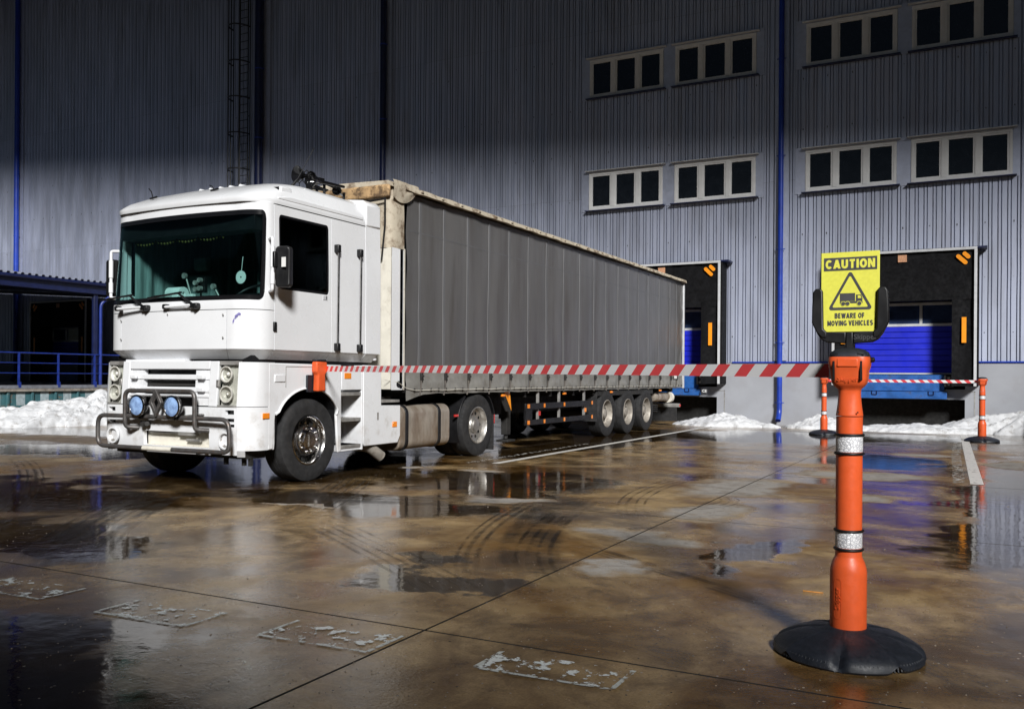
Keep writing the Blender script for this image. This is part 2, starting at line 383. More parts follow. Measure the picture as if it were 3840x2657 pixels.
def link(name, me, parent=None, loc=(0, 0, 0), rot=(0, 0, 0), bevel=0.0, seg=2):
    o = bpy.data.objects.new(name, me); COL.objects.link(o); o.rotation_euler = rot
    if parent is None: o.location = loc
    else:
        o.parent = parent; o.location = Vector(loc) - world_loc(parent)
    if bevel:
        b = o.modifiers.new('bevel', 'BEVEL'); b.width = bevel; b.segments = seg; b.limit_method = 'ANGLE'; b.angle_limit = radians(40)
        if me is not None: me.shade_smooth(); me.set_sharp_from_angle(angle=radians(50))
    return o
def world_loc(o):
    v = Vector((0, 0, 0))
    while o: v += o.location; o = o.parent
    return v
def build(mb, name, mats, parent=None, bevel=0.0, smooth=None, seg=2):
    mats = [mats] if isinstance(mats, str) else mats
    return link(name, mb.mesh(name, mats, smooth), parent, (0, 0, 0), bevel=bevel, seg=seg)
def tag(o, label=None, cat=None, group=None, kind=None):
    if label: o['label'] = label
    if cat: o['category'] = cat
    if group: o['group'] = group
    if kind: o['kind'] = kind
    return o
def empty(name, loc, label=None, cat=None, group=None, kind=None):
    o = bpy.data.objects.new(name, None); COL.objects.link(o); o.location = loc; o.empty_display_size = .2
    return tag(o, label, cat, group, kind)
def copy_tree(o, parent=None):
    c = o.copy(); COL.objects.link(c); c.parent = parent
    for ch in o.children: copy_tree(ch, c)
    return c
def fillet(pts, r, n=5, closed=False):
    pts = [Vector(p) for p in pts]; out = []; m = len(pts)
    for i in range(m):
        if not closed and i in (0, m - 1): out.append(pts[i]); continue
        a, b, c = pts[i - 1], pts[i], pts[(i + 1) % m]
        u = (a - b); v = (c - b); rr = min(r, u.length * .48, v.length * .48)
        p0 = b + u.normalized() * rr; p1 = b + v.normalized() * rr
        for k in range(n + 1):
            t_ = k / n; out.append(p0 * (1 - t_) ** 2 + b * 2 * t_ * (1 - t_) + p1 * t_ ** 2)
    return out
def rrect(x0, x1, y0, y1, r, n=4):
    o = []
    for (cx, cy, a0) in ((x1 - r, y0 + r, -90), (x1 - r, y1 - r, 0), (x0 + r, y1 - r, 90), (x0 + r, y0 + r, 180)):
        for k in range(n + 1):
            a = radians(a0 + 90 * k / n); o.append((cx + r * cos(a), cy + r * sin(a)))
    return o
def text_mesh(txt, size, depth, bold=0.0, sx=1.0, align='CENTER', spacing=1.0):
    cu = bpy.data.curves.new('lettering', 'FONT'); cu.body = txt; cu.size = size; cu.extrude = depth; cu.offset = bold
    cu.align_x = align; cu.align_y = 'CENTER'; cu.space_character = spacing; cu.resolution_u = 3
    o = bpy.data.objects.new('lettering', cu); COL.objects.link(o)
    bpy.context.view_layer.update()
    me = bpy.data.meshes.new_from_object(o.evaluated_get(bpy.context.evaluated_depsgraph_get()))
    bpy.data.objects.remove(o); bpy.data.curves.remove(cu)
    me.transform(Matrix.Scale(sx, 4, (1, 0, 0)))
    return me
def place_text(txt, size, m, parent, loc, rot, depth=.0008, bold=0.0, sx=1.0, spacing=1.0, name='lettering'):
    me = text_mesh(txt, size, depth, bold, sx, spacing=spacing); me.materials.clear(); me.materials.append(MATS[m])
    return link(name, me, parent, loc, rot)

def _ea(cx, cy, rx, ry, a0, a1, n=12): return [(cx + rx * cos(radians(a0 + (a1 - a0) * i / n)), cy + ry * sin(radians(a0 + (a1 - a0) * i / n))) for i in range(n + 1)]
GLYPH = {
 'A': (.52, [[(-.01, 0), (.26, 1)], [(.26, 1), (.53, 0)], [(.10, .26), (.42, .26)]]),
 'B': (.46, [[(0, 0), (0, 1)], [(0, .89)] + _ea(.25, .705, .17, .185, 90, -90) + [(0, .52)], [(0, .52)] + _ea(.27, .315, .19, .205, 90, -90) + [(0, .11)]]),
 'C': (.47, [_ea(.24, .5, .25, .39, 42, 318, 22)]),
 'E': (.38, [[(0, 0), (0, 1)], [(0, .89), (.40, .89)], [(0, .51), (.37, .51)], [(0, .11), (.41, .11)]]),
 'F': (.37, [[(0, 0), (0, 1)], [(0, .89), (.40, .89)], [(0, .49), (.36, .49)]]),
 'G': (.50, [_ea(.25, .5, .26, .39, 42, 318, 22), [(.50, .06), (.50, .46)], [(.50, .42), (.28, .42)]]),
 'H': (.48, [[(0, 0), (0, 1)], [(.48, 0), (.48, 1)], [(0, .51), (.48, .51)]]),
 'I': (.0, [[(0, 0), (0, 1)]]),
 'L': (.36, [[(0, 0), (0, 1)], [(0, .11), (.38, .11)]]),
 'M': (.62, [[(0, 0), (0, 1)], [(.02, 1), (.31, .1)], [(.31, .1), (.60, 1)], [(.62, 1), (.62, 0)]]),
 'N': (.50, [[(0, 0), (0, 1)], [(.03, .97), (.47, .03)], [(.50, 0), (.50, 1)]]),
 'O': (.50, [_ea(.25, .5, .26, .39, 0, 360, 30)]),
 'R': (.46, [[(0, 0), (0, 1)], [(0, .89)] + _ea(.26, .69, .19, .20, 90, -90) + [(0, .49)], [(.20, .48), (.47, 0)]]),
 'S': (.44, [_ea(.22, .695, .215, .195, 25, 270, 14) + _ea(.22, .305, .23, .195, 90, -155, 14)]),
 'T': (.44, [[(.22, 0), (.22, 1)], [(-.06, .89), (.50, .89)]]),
 'U': (.46, [[(0, 1), (0, .34)] + _ea(.23, .34, .23, .23, 180, 360, 12) + [(.46, 1)]]),
 'V': (.52, [[(0, 1), (.26, 0)], [(.26, 0), (.52, 1)]]),
 'W': (.78, [[(0, 1), (.19, 0)], [(.19, 0), (.39, .95)], [(.39, .95), (.59, 0)], [(.59, 0), (.78, 1)]]),
}
def block_text(txt, h, m, parent, cx, y, cz, sx=1.0, t=.22, gap=.13, space=.30, name='letter'):
    """heavy sans lettering facing -Y, each letter its own flat piece"""
    wd = []; x = 0
    for ch in txt:
        if ch == ' ': x += space; continue
        w = GLYPH[ch][0]; wd.append((ch, x + t / 2)); x += w + t + gap
    tot = x - gap
    for ch, xo in wd:
        mb = MB()
        for si, pl in enumerate(GLYPH[ch][1]):
            n = len(pl); vs = []
            for i, p in enumerate(pl):
                a = pl[max(i - 1, 0)]; b = pl[min(i + 1, n - 1)]
                if n > 3 and abs(pl[0][0] - pl[-1][0]) < 1e-6 and abs(pl[0][1] - pl[-1][1]) < 1e-6:
                    a = pl[(i - 1) % (n - 1)]; b = pl[(i + 1) % (n - 1)]
                dx, dz = b[0] - a[0], b[1] - a[1]; L = sqrt(dx * dx + dz * dz) or 1
                diag = n == 2 and abs(dx) > .05 and abs(dz) > .4
                tt = t * (.5 if not diag else .5)
                nx, nz = (-dz / L * tt, dx / L * tt) if not diag else (-(dz / abs(dz)) * tt * 1.04, 0)
                for q in (1, -1):
                    vs.append((cx + (xo + p[0] + nx * q - tot / 2) * h * sx, y - si * .00004, cz + (p[1] + nz * q - .5) * h))
            mb.add(vs, [(2 * i, 2 * i + 1, 2 * i + 3, 2 * i + 2) for i in range(n - 1)])
        build(mb, name, m, parent)

# ================================================================== GROUND
gm = MB(); gm.add([(-300, -300, -.06), (300, -300, -.06), (300, 300, -.06), (-300, 300, -.06)], [(0, 1, 2, 3)])
ground = tag(build(gm, 'ground', 'joint_fill'), kind='structure')
XJ = [-47.5 + 5.0 * i for i in range(14)]                 # ... -7.5, -2.5, 2.5 ...
YJ = [-12.95 + 4.2 * i for i in range(10)]                # ... 3.85, 8.05, 12.25 ...
sl = MB(); gp = .0075
sl.prism(rrect(gp, 5.0 - gp, gp, 4.2 - gp, .004, 1), 'z', -.055, 0.0)
sl.mi = [0, 0] + [1] * (len(sl.f) - 2)
slab_mesh = sl.mesh('concrete_slab', ['wet_concrete', 'joint_fill'])
for x in XJ:
    for y in YJ:
        if y > 22: continue
        link('concrete_slab', slab_mesh, ground, (x, y, random.uniform(-.0012, .0012)))
for x in XJ:
    link('concrete_slab', slab_mesh, ground, (x, 24.85, random.uniform(-.001, .001)))
def ground_strip(name, pts, w, m, z=.004, wv=None):
    mb = MB(); mb.uv = []; n = len(pts)
    for i, p in enumerate(pts):
        p = Vector((p[0], p[1], 0)); a = Vector((*pts[max(i - 1, 0)][:2], 0)); b = Vector((*pts[min(i + 1, n - 1)][:2], 0))
        d = (b - a).normalized(); nn = Vector((-d.y, d.x, 0)) * (w / 2)
        mb.v += [tuple(p + nn + Vector((0, 0, z))), tuple(p - nn + Vector((0, 0, z)))]
        mb.uv += [(0, i / (n - 1)), (1, i / (n - 1))]
    for i in range(n - 1): mb.f.append((2 * i, 2 * i + 1, 2 * i + 3, 2 * i + 2)); mb.mi.append(0)
    return build(mb, name, m, ground)
# painted lines
ground_strip('painted_line', [(-6.40, 11.75), (-6.40, 24.4)], .13, 'line_paint')
ground_strip('painted_line', [(-6.80, 11.6), (-6.77, 16.2)], .10, 'worn_line_paint')
ground_strip('painted_line', [(-.02, 12.50), (-.33, 23.8)], .15, 'line_paint')
ground_strip('painted_line', [(-.22, 12.55), (-.36, 17.4), (-.40, 21)], .14, 'worn_line_paint', .0045)
for i, x0 in enumerate((-5.40, -4.25, -3.17, -1.98)):
    x1 = x0 + .64; ya, yb = (3.28, 3.57) if i < 2 else ((3.38, 3.67) if i < 3 else (3.46, 3.72))
    o = ground_strip('painted_dash', [(x0, (ya + yb) / 2), (x1, (ya + yb) / 2 + .03)], yb - ya, 'dash_paint', .004)
    for (a, b, c, d) in ((x0, ya - .01, x1, ya + .02), (x0, ya, x0 + .001, yb), (x1, ya + .03, x1 + .001, yb + .03)):
        ground_strip('dash_outline', [(a, b), (c, d)], .022, 'dash_edge_paint', .0055)
# tyre marks: curved rubber film
def arc(cx, cy, r, a0, a1, n=26): return [(cx + r * cos(radians(a0 + (a1 - a0) * i / n)), cy + r * sin(radians(a0 + (a1 - a0) * i / n))) for i in range(n + 1)]
def bez(p0, p1, p2, n=26): return [tuple(p0[k] * (1 - t) ** 2 + p1[k] * 2 * t * (1 - t) + p2[k] * t * t for k in (0, 1)) for t in [i / n for i in range(n + 1)]]
tracks = []
def family(p0, p1, p2, off, nlin, w, jit=.012):
    for k in range(nlin):
        a, b, c = (tuple(q[i] + off[i] * k + random.uniform(-jit, jit) for i in (0, 1)) for q in (p0, p1, p2))
        tracks.append((bez(a, b, c, 34), w * random.uniform(.75, 1.3)))
family((-2.75, 4.7), (-4.1, 6.2), (-4.45, 10.2), (.085, .0), 3, .05)
family((-2.35, 4.9), (-3.5, 6.0), (-3.9, 9.6), (.08, .02), 4, .045)
family((-5.5, 5.7), (-6.4, 7.9), (-7.9, 10.2), (.085, .03), 6, .04)
family((-5.6, 6.7), (-4.2, 5.9), (-2.2, 4.4), (-.06, -.06), 5, .04)
family((-5.6, 3.7), (-6.9, 4.7), (-8.6, 7.4), (.10, .03), 7, .05)
family((-2.9, 7.8), (-3.9, 9.6), (-3.3, 12.2), (.09, .0), 4, .04)
family((-3.0, 6.6), (-2.0, 6.0), (-.6, 5.0), (.05, -.08), 4, .045)
family((-9.6, 5.6), (-6.6, 7.4), (-3.4, 7.7), (.0, .11), 6, .045)
family((-6.2, 9.4), (-4.6, 9.0), (-2.2, 9.9), (.0, .10), 4, .05)
family((-14, 9.0), (-10.5, 7.4), (-7.6, 4.6), (.09, .05), 4, .05)
family((-2.2, 4.6), (-3.8, 6.2), (-4.3, 10.4), (.16, .02), 3, .24)
family((-9.8, 5.9), (-6.6, 7.6), (-3.0, 8.0), (.0, .22), 3, .24)
family((-5.4, 3.6), (-6.8, 4.8), (-8.6, 7.8), (.2, .03), 3, .26)
for k in range(3): tracks.append((arc(-3.1, 9.3, .70 + .09 * k, 190, 440), .035))
for i, (p, w) in enumerate(tracks): ground_strip('tyre_mark', p, w, 'tyre_film', .0022 + .0003 * (i % 5))
# loose grit
gr = MB()
for i in range(1500):
    a = random.random() ** .6
    z0 = 2.9 + 9 * random.random() ** 1.6; u = random.uniform(-.62, .62)
    X = u * z0; x = X * cos(.4807) - z0 * sin(.4807); y = X * sin(.4807) + z0 * cos(.4807)
    r = random.uniform(.002, .005) * (1.8 if random.random() < .08 else 1)
    ph = random.random() * 6
    vs = [(x + r * cos(ph + k * 2 * pi / 5) * random.uniform(.7, 1.2), y + r * sin(ph + k * 2 * pi / 5) * random.uniform(.7, 1.2), 0.0) for k in range(5)] + [(x, y, r * random.uniform(.6, 1.1))]
    gr.add(vs, [(k, (k + 1) % 5, 5) for k in range(5)])
gro = build(gr, 'grit', 'pebble'); tag(gro, 'tiny loose stones scattered over the wet concrete', 'grit', kind='stuff')

# ================================================================== WAREHOUSE
WY = 25.7
wh = empty('warehouse', (-12, WY, 0), 'grey ribbed metal warehouse with blue downpipes and white windows behind the lorry', 'building')
# inner core wall (backing, with pits and door recesses left open)
DOCKS = [(-9.95, -6.5), (-3.50, -.07)]
def rib_profile(x0, x1, pitch=.213, ribw=.050, side=.007, h=.045, gw=.020):
    pts = [(x0, 0.0)]
    k = math.floor(x0 / pitch) - 1
    while True:
        c = k * pitch
        for (dx, hh) in ((-ribw / 2 - gw - side, 0), (-ribw / 2 - gw, -h), (-ribw / 2 - side, -h), (-ribw / 2, .006), (ribw / 2, .006), (ribw / 2 + side, -h), (ribw / 2 + gw, -h), (ribw / 2 + gw + side, 0)):
            if x0 + .001 < c + dx < x1 - .001: pts.append((c + dx, hh))
        k += 1
        if c > x1: break
    pts.append((x1, pts[-1][1]))
    pts[0] = (x0, pts[1][1] if pts[1][1] == pts[2][1] else 0.0)
    return pts
def sheet(x0, x1, z0, z1, y=WY):
    pr = rib_profile(x0 + .002, x1 - .002); n = len(pr); mb = MB()
    ripple = random.uniform(0, 6)
    nz = max(2, int((z1 - z0) / .7))
    for j in range(nz + 1):
        z = z0 + (z1 - z0) * j / nz
        wob = .0
        mb.v += [(px + (.006 * noise.noise(Vector((px * .7, z * 1.7, ripple))) if 0 < j < nz else 0), y - ph, z) for (px, ph) in pr]
    for j in range(nz):
        for i in range(n - 1):
            a = j * n + i; mb.f.append((a, a + 1, a + n + 1, a + n)); mb.mi.append(0)
    return build(mb, 'cladding_sheet', 'cladding', wh)
ZROWS = [1.74, 6.82, 11.95, 19.0]
# openings in the cladding: (x0, x1, z0, z1)
WINX = [(-10.75, -8.39), (-8.03, -5.66), (-4.30, -1.98), (-1.63, .70), (2.15, 4.5), (4.85, 7.2)]
OPEN = [(d[0], d[1], 0, 4.62) for d in DOCKS] + [(-37.0, -33.3, 0, 4.44), (2.9, 6.3, 0, 4.62)]
for a, b in ((-11.0, -5.43), (-4.58, .87), (1.9, 7.5)):
    for zb, zt in ((6.40, 7.68), (9.86, 11.2)): OPEN.append((a, b, zb, zt))
xs = -52.0
while xs < 12:
    xe = xs + 1.065
    cuts = sorted({xs, xe} | {v for o in OPEN for v in o[:2] if xs < v < xe})
    for a, b in zip(cuts[:-1], cuts[1:]):
        if b - a < .03: continue
        mid = (a + b) / 2
        for z0, z1 in zip(ZROWS[:-1], ZROWS[1:]):
            segs = [(z0, z1)]
            for o in OPEN:
                if o[0] < mid < o[1]:
                    ns = []
                    for (s0, s1) in segs:
                        if o[3] <= s0 or o[2] >= s1: ns.append((s0, s1)); continue
                        if o[2] > s0: ns.append((s0, o[2]))
                        if o[3] < s1: ns.append((o[3], s1))
                    segs = ns
            for s0, s1 in segs:
                if s1 - s0 > .05: sheet(a, b, s0 + .002, s1 - .002)
    xs = xe
scr = MB()
for k in range(-70, 30):
    x = round(k * .639 / .213) * .213 + .10
    for z in (2.5, 3.9, 5.3, 6.75, 8.2, 9.6, 11.2):
        if any(o[0] - .1 < x < o[1] + .1 and o[2] - .1 < z < o[3] + .1 for o in OPEN): continue
        scr.box(x - .011, x + .011, WY - .008, WY - .0005, z + random.uniform(-.03, .03) - .011, z + .011)
build(scr, 'cladding_screws', 'chassis', wh)['kind'] = 'stuff'
# plinth blocks between the pits
PITS = [(-9.70, -6.72, .76), (-3.25, -.33, .79), (3.1, 6.1, .79)]
def plinth(x0, x1, z0, z1):
    mb = MB(); mb.box(x0, x1, WY - .02, WY + .4, z0, z1); return build(mb, 'plinth', 'plinth', wh)
px = -32.9
edges = [-52.0]
for p in PITS:
    plinth(edges[-1], p[0], -.05, 1.735); edges.append(p[1])
    plinth(p[0] + .0005, p[1] - .0005, p[2], 1.05)
plinth(edges[-1], 25, -.05, 1.735)
# cap flashing on the plinth
for a, b in ((-52, -9.98), (-6.28, -3.54), (-.03, 2.86), (6.34, 25)):
    mb = MB(); mb.box(a, b, WY - .055, WY + .02, 1.735, 1.775); build(mb, 'base_flashing', 'blue_paint', wh, .004)
mb = MB(); mb.box(-52, 30, WY + .55, WY + .8, -.05, 19.0); build(mb, 'inner_wall', 'pit_black', wh)
mb = MB(); mb.box(12, 30, WY - .02, WY + .1, 1.78, 19.0); build(mb, 'end_wall', 'flat_cladding', wh)
# shallow grooves (joint covers) on the plinth beside the docks
for x0, x1, zt in ((-6.96, -6.5, .955), (-3.96 + .4, -3.30, .99), (-.55, -.11, 1.005)):
    mb = MB(); mb.box(x1 - .012, x1 + .012, WY - .026, WY, .0, zt); mb.box(x0, x1 + .012, WY - .026, WY, zt - .02, zt); build(mb, 'joint_cover', 'galv', wh)
# unseen roof slab, added and slanted to shade the upper wall
mb = MB(); mb.prism([(-75, 18.0), (60, .9), (60, 27.5), (-75, 27.5)], 'z', 19.0, 19.6)
build(mb, 'roof', 'shade_slab_dark', wh)
# windows
def window(x0, x1, z0, z1):
    mb = MB(); y = WY - .03; t = .075
    mb.box(x0, x1, y, y + .09, z0, z0 + t); mb.box(x0, x1, y, y + .09, z1 - t, z1)
    mb.box(x0, x0 + t, y, y + .09, z0 + t, z1 - t); mb.box(x1 - t, x1, y, y + .09, z0 + t, z1 - t)
    w = build(mb, 'window', 'pvc_white', wh, .006)
    third = (x1 - x0) / 3
    for k in (1, 2):
        mb = MB(); c = x0 + third * k; mb.box(c - .065, c + .065, y - .008, y + .08, z0 + t, z1 - t); build(mb, 'mullion', 'pvc_white', w, .006)
    for k in range(3):
        a = x0 + third * k + (t if k == 0 else .065); b = x0 + third * (k + 1) - (t if k == 2 else .065)
        mb = MB(); s = .045; yy = y + .012
        mb.box(a, b, yy, yy + .06, z0 + t, z0 + t + s); mb.box(a, b, yy, yy + .06, z1 - t - s, z1 - t)
        mb.box(a, a + s, yy, yy + .06, z0 + t + s, z1 - t - s); mb.box(b - s, b, yy, yy + .06, z0 + t + s, z1 - t - s)
        build(mb, 'sash', 'pvc_white', w, .004)
        mb = MB(); mb.box(a + s, b - s, yy + .03, yy + .045, z0 + t + s, z1 - t - s); build(mb, 'pane', 'dark_glass', w)
    mb = MB(); mb.box(x0 - .09, x1 + .09, WY - .16, WY - .02, z0 - .045, z0 - .02); build(mb, 'sill', 'navy_paint', w, .003)
    mb = MB(); mb.box(x0 - .10, x1 + .10, WY - .13, WY - .02, z1 + .03, z1 + .055); build(mb, 'lintel', 'alu_white', w, .003)
for (zb, zt, za, zc) in ((6.45, 7.60, 6.40, 7.68), (9.90, 11.08, 9.86, 11.2)):
    for (x0, x1) in WINX: window(x0, x1, zb, zt)
    for (a, b, wins) in ((-11.0, -5.43, WINX[0:2]), (-4.58, .87, WINX[2:4]), (1.9, 7.5, WINX[4:6])):
        ed = [a] + [v for w_ in wins for v in w_] + [b]
        for k in range(0, len(ed), 2):
            mb = MB(); mb.box(ed[k] + .003, ed[k + 1] - .003, WY - .012, WY + .02, za + .002, zc - .002); build(mb, 'flat_panel', 'flat_cladding', wh)
        for w_ in wins:
            mb = MB(); mb.box(w_[0] + .003, w_[1] - .003, WY - .010, WY + .02, zt, zc - .002); build(mb, 'flat_panel', 'flat_cladding', wh)
            mb = MB(); mb.box(w_[0] + .003, w_[1] - .003, WY - .010, WY + .02, za + .002, zb); build(mb, 'flat_panel', 'flat_cladding', wh)
# downpipes, each in front of a flat cover strip
for (x, w_, zb) in ((-4.94, .075, .10), (-18.44, .11, .1), (-24.1, .16, .1), (-38.6, .11, .95)):
    mb = MB(); mb.box(x - w_ * 2.4, x + w_ * 2.4, WY - .05, WY - .036, 1.80, 18.9); build(mb, 'cover_strip', 'flat_cladding', wh)
    y = WY - .06 - w_
    mb = MB(); mb.tube(fillet([(x, y, 18.9), (x, y, zb + .25), (x, y - .17, zb + .04)], .16, 5), w_, 16)
    p = build(mb, 'downpipe', 'blue_paint' if abs(x + 4.94) < .1 or x < -30 else 'navy_paint', wh, smooth=40)
    for z in (.63, 2.3, 4.9, 7.5, 10.2, 12.8, 15.4, 18):
        if z < zb + .3: continue
        mb = MB(); mb.lathe([(w_ + .006, z - .02), (w_ + .012, z), (w_ + .006, z + .02)], 16, (x, y, 0)); mb.box(x - w_ - .05, x + w_ + .05, y + .01, y + .03, z - .012, z + .012)
        build(mb, 'pipe_clamp', 'blue_paint', p)
# roof ladder with safety cage
lad = MB(); LX = -24.95; LY = WY - .35
for sx in (-.22, .22): lad.tube([(LX + sx, LY + .2, 4.6), (LX + sx, LY + .2, 18.9)], .025, 6)
ladder = build(lad, 'ladder', 'soft_black', wh)
for k in range(47):
    mb = MB(); z = 4.7 + .3 * k; mb.tube([(LX - .22, LY + .2, z), (LX + .22, LY + .2, z)], .014, 6); build(mb, 'rung', 'soft_black', ladder)
for k in range(10):
    z = 6.35 + 1.35 * k; mb = MB(); mb.tube(arc_pts := [(LX + .42 * cos(a), LY + .1 - .55 * sin(a), z) for a in [pi * i / 10 for i in range(11)]], .028, 6)
    build(mb, 'cage_hoop', 'soft_black', ladder)
for a in (0, .25, .5, .75, 1):
    mb = MB(); mb.tube([(LX + .42 * cos(pi * a), LY + .1 - .55 * sin(pi * a), 6.3), (LX + .42 * cos(pi * a), LY + .1 - .55 * sin(pi * a), 18.9)], .022, 6); build(mb, 'cage_bar', 'soft_black', ladder)
# dock shelters, doors, levellers
def dock(x0, x1, zt=4.62, zb=1.14, door=True, zopen=3.32):
    yf = 25.10; fr = .065
    mb = MB()
    mb.box(x0, x1, yf, yf + .05, zt - fr, zt); mb.box(x0, x0 + fr, yf, yf + .05, zb, zt - fr); mb.box(x1 - fr, x1, yf, yf + .05, zb, zt - fr)
    sh = build(mb, 'dock_shelter', 'alu_white', wh, .004)
    mb = MB(); mb.box(x0, x0 + .02, yf + .052, WY + .1, zb, zt - .05); build(mb, 'side_cover', 'dock_fabric', sh)
    mb = MB(); mb.box(x1 - .02, x1 + .05, yf + .052, WY - .04, zb, zt - .05); build(mb, 'side_cover', 'dock_fabric', sh)
    mb = MB(); mb.box(x0 - .02, x1 + .22, yf + .052, WY - .04, zt - .03, zt + .015); build(mb, 'top_cover', 'navy_paint', sh)
    def wavy(a, b, z0, z1, amp, ph):
        mb = MB(); nx, nz = 14, 14
        for j in range(nz + 1):
            for i in range(nx + 1):
                xx = a + (b - a) * i / nx; zz = z0 + (z1 - z0) * j / nz
                mb.v.append((xx, yf + .06 + amp * (1 + sin(xx * 9 + ph + sin(zz * 2 + ph))) + amp * .8 * noise.noise(Vector((xx * 3, zz * 2, ph))), zz))
        for j in range(nz):
            for i in range(nx):
                q = j * (nx + 1) + i; mb.f.append((q, q + 1, q + nx + 2, q + nx + 1)); mb.mi.append(0)
        return mb
    build(wavy(x0 + fr - .01, x1 - fr + .01, zopen, zt - fr + .01, .018, x0), 'head_curtain', 'dock_fabric', sh, smooth=60)
    build(wavy(x0 + fr - .01, x0 + .58, zb, zopen + .15, .02, 1 + x0), 'side_curtain', 'dock_fabric', sh, smooth=60)
    build(wavy(x1 - .56, x1 - fr + .01, zb, zopen + .15, .02, 2 + x0), 'side_curtain', 'dock_fabric', sh, smooth=60)
    for xm in (x0 + .28, x1 - .285):
        mb = MB(); mb.box(xm - .052, xm + .052, yf + .035, yf + .05, 2.23, 2.87); build(mb, 'guide_marker', 'amber_tape', sh)
    for (xm, zm, sgn) in ((x1 - .345, zt - .30, 1), (x0 + .345, zt - .30, -1)):
        for (dx, dz, L) in ((0, 0, .15), (.105, .10, .075)):
            mb = MB(); pts = []
            for k in range(13):
                a = pi * k / 12; pts.append((L * .75 + .05 * sin(a), .05 * cos(a)))
            for k in range(13):
                a = pi + pi * k / 12; pts.append((-L * .75 + .05 * sin(a), .05 * cos(a)))
            ang = -radians(45) * sgn
            pp = [rot2(q, ang) for q in pts]; mb.prism([(xm + dx * sgn + q[0], zm + dz + q[1]) for q in pp], 'y', yf + .03, yf + .045)
            build(mb, 'corner_marker', 'amber_tape', sh)
    xm = (x0 + x1) / 2
    mb = MB(); mb.box(xm - .105, xm + .105, yf + .035, yf + .048, zt - .30, zt - .12); build(mb, 'notice', 'orange_notice', sh)
    # rolling door
    d0, d1 = x0 + .50, x1 - .50; yd = 25.86
    zd = [1.47, 1.78, 2.09, 2.40, 2.70]
    mb = MB(); mb.box(d0 - .3, d1 + .3, yd + .10, yd + .12, 1.1, 4.6); dr = build(mb, 'dock_door', 'pit_black', wh)
    mb = MB(); mb.box(d0, d1, yd + .002, yd + .1, 1.44, 1.475); build(mb, 'bottom_rail', 'alu_white', dr)
    for a, b in zip(zd[:-1], zd[1:]):
        for h0, h1 in ((a, (a + b) / 2), ((a + b) / 2, b)):
            mb = MB(); mb.box(d0, d1, yd + .01, yd + .06, h0 + .008, h1 - .004); build(mb, 'door_slat', 'door_blue', dr, .006)
    npan = 3; pw = (d1 - d0) / npan
    mb = MB(); mb.box(d0, d1, yd, yd + .06, 2.70, 2.77); mb.box(d0, d1, yd, yd + .06, 3.25, 3.32)
    for k in range(npan + 1): c = d0 + pw * k; mb.box(max(d0, c - .035), min(d1, c + .035), yd + .002, yd + .058, 2.77, 3.25)
    build(mb, 'window_frame', 'alu_white', dr, .004)
    for k in range(npan):
        mb = MB(); mb.box(d0 + pw * k + .036, d0 + pw * (k + 1) - .036, yd + .03, yd + .04, 2.771, 3.249); build(mb, 'pane', 'door_glass', dr)
    mb = MB(); mb.box(d0, d1, yd + .005, yd + .05, 3.33, 4.4); build(mb, 'door_slat', 'navy_paint', dr)
    # leveller
    l0, l1 = x0 + .68, x1 - .74
    mb = MB(); mb.box(l0, l1, 25.52, 25.60, 1.00, 1.42); lv = build(mb, 'dock_leveller', 'leveller_blue', wh, .004)
    mb = MB(); mb.box(l0, l1 + .07, 25.45, 25.62, .80, .985); build(mb, 'lip_beam', 'leveller_blue', lv, .01)
    for xx in (l0 + .35, l1 - .3):
        mb = MB(); mb.tube(fillet([(xx - .06, 25.44, .99), (xx - .06, 25.44, .90), (xx + .06, 25.44, .90), (xx + .06, 25.44, .99)], .02, 3), .012, 6); build(mb, 'hinge', 'navy_paint', lv)
    for xx in (x0 + .62, x1 - .63):
        mb = MB(); mb.box(xx - .11, xx + .11, 25.36, 25.67, 1.11, 1.42); bp = build(mb, 'bumper', 'rubber', lv, .02)
    for xx in (x0 + .62, x1 - .63):
        for zz in (1.19, 1.345):
            mb = MB(); mb.lathe([(.035, 25.357), (.035, 25.35), (.014, 25.345)], 12, (xx, 0, zz), 'y'); build(mb, 'bumper_bolt', 'galv', lv)
    return sh
dock(-9.95, -6.5); dock(-3.50, -.07); dock(2.9, 6.3)
# left dock under the canopy, standing half open and dark inside
sh = dock(-37.0, -33.3, 4.44, .97)
# pits below the levellers
for (a, b, zt) in PITS:
    mb = MB(); mb.box(a, b, 26.22, 26.24, -.04, zt); build(mb, 'pit_wall', 'pit_black', wh)

# ================================================================== LEFT LOADING PLATFORM, RAIL, CANOPY
PX = -24.0
pf = empty('loading_platform', (PX - 5, 17, 0), 'rusty teal steel loading platform with ribbed side behind the big snow heap', 'platform')
mb = MB(); mb.box(-50, PX - .03, 6, 25.62, .80, .93); build(mb, 'deck', 'deck_grey', pf, .01)
mb = MB(); mb.box(PX - .03, PX + .05, 6, 25.5, .865, .965); build(mb, 'edge_beam', 'deck_grey', pf, .008)
mb = MB(); mb.prism([(PX - .14, .04), (PX - .55, .0), (PX - .55, .80), (PX - .05, .80), (PX - .05, .28)], 'y', 6, 25.4); build(mb, 'side_sheet', 'teal_steel', pf)
mb = MB(); mb.box(PX - .06, PX + .04, 6, 25.45, .79, .862); build(mb, 'rust_rail', 'rusty_rim', pf)
k = 0; y = 6.2
while y < 25.2:
    mb = MB(); mb.prism([(PX - .13, .03), (PX + .0, .27), (PX + .0, .788), (PX - .06, .788), (PX - .06, .29), (PX - .16, .06)], 'y', y - .035, y + .035); build(mb, 'rib', 'teal_steel', pf, .006)
    mb = MB(); mb.box(PX - .049, PX - .044, y + .26, y + .52, .40, .77); build(mb, 'white_patch', 'faded_white', pf)
    y += .729
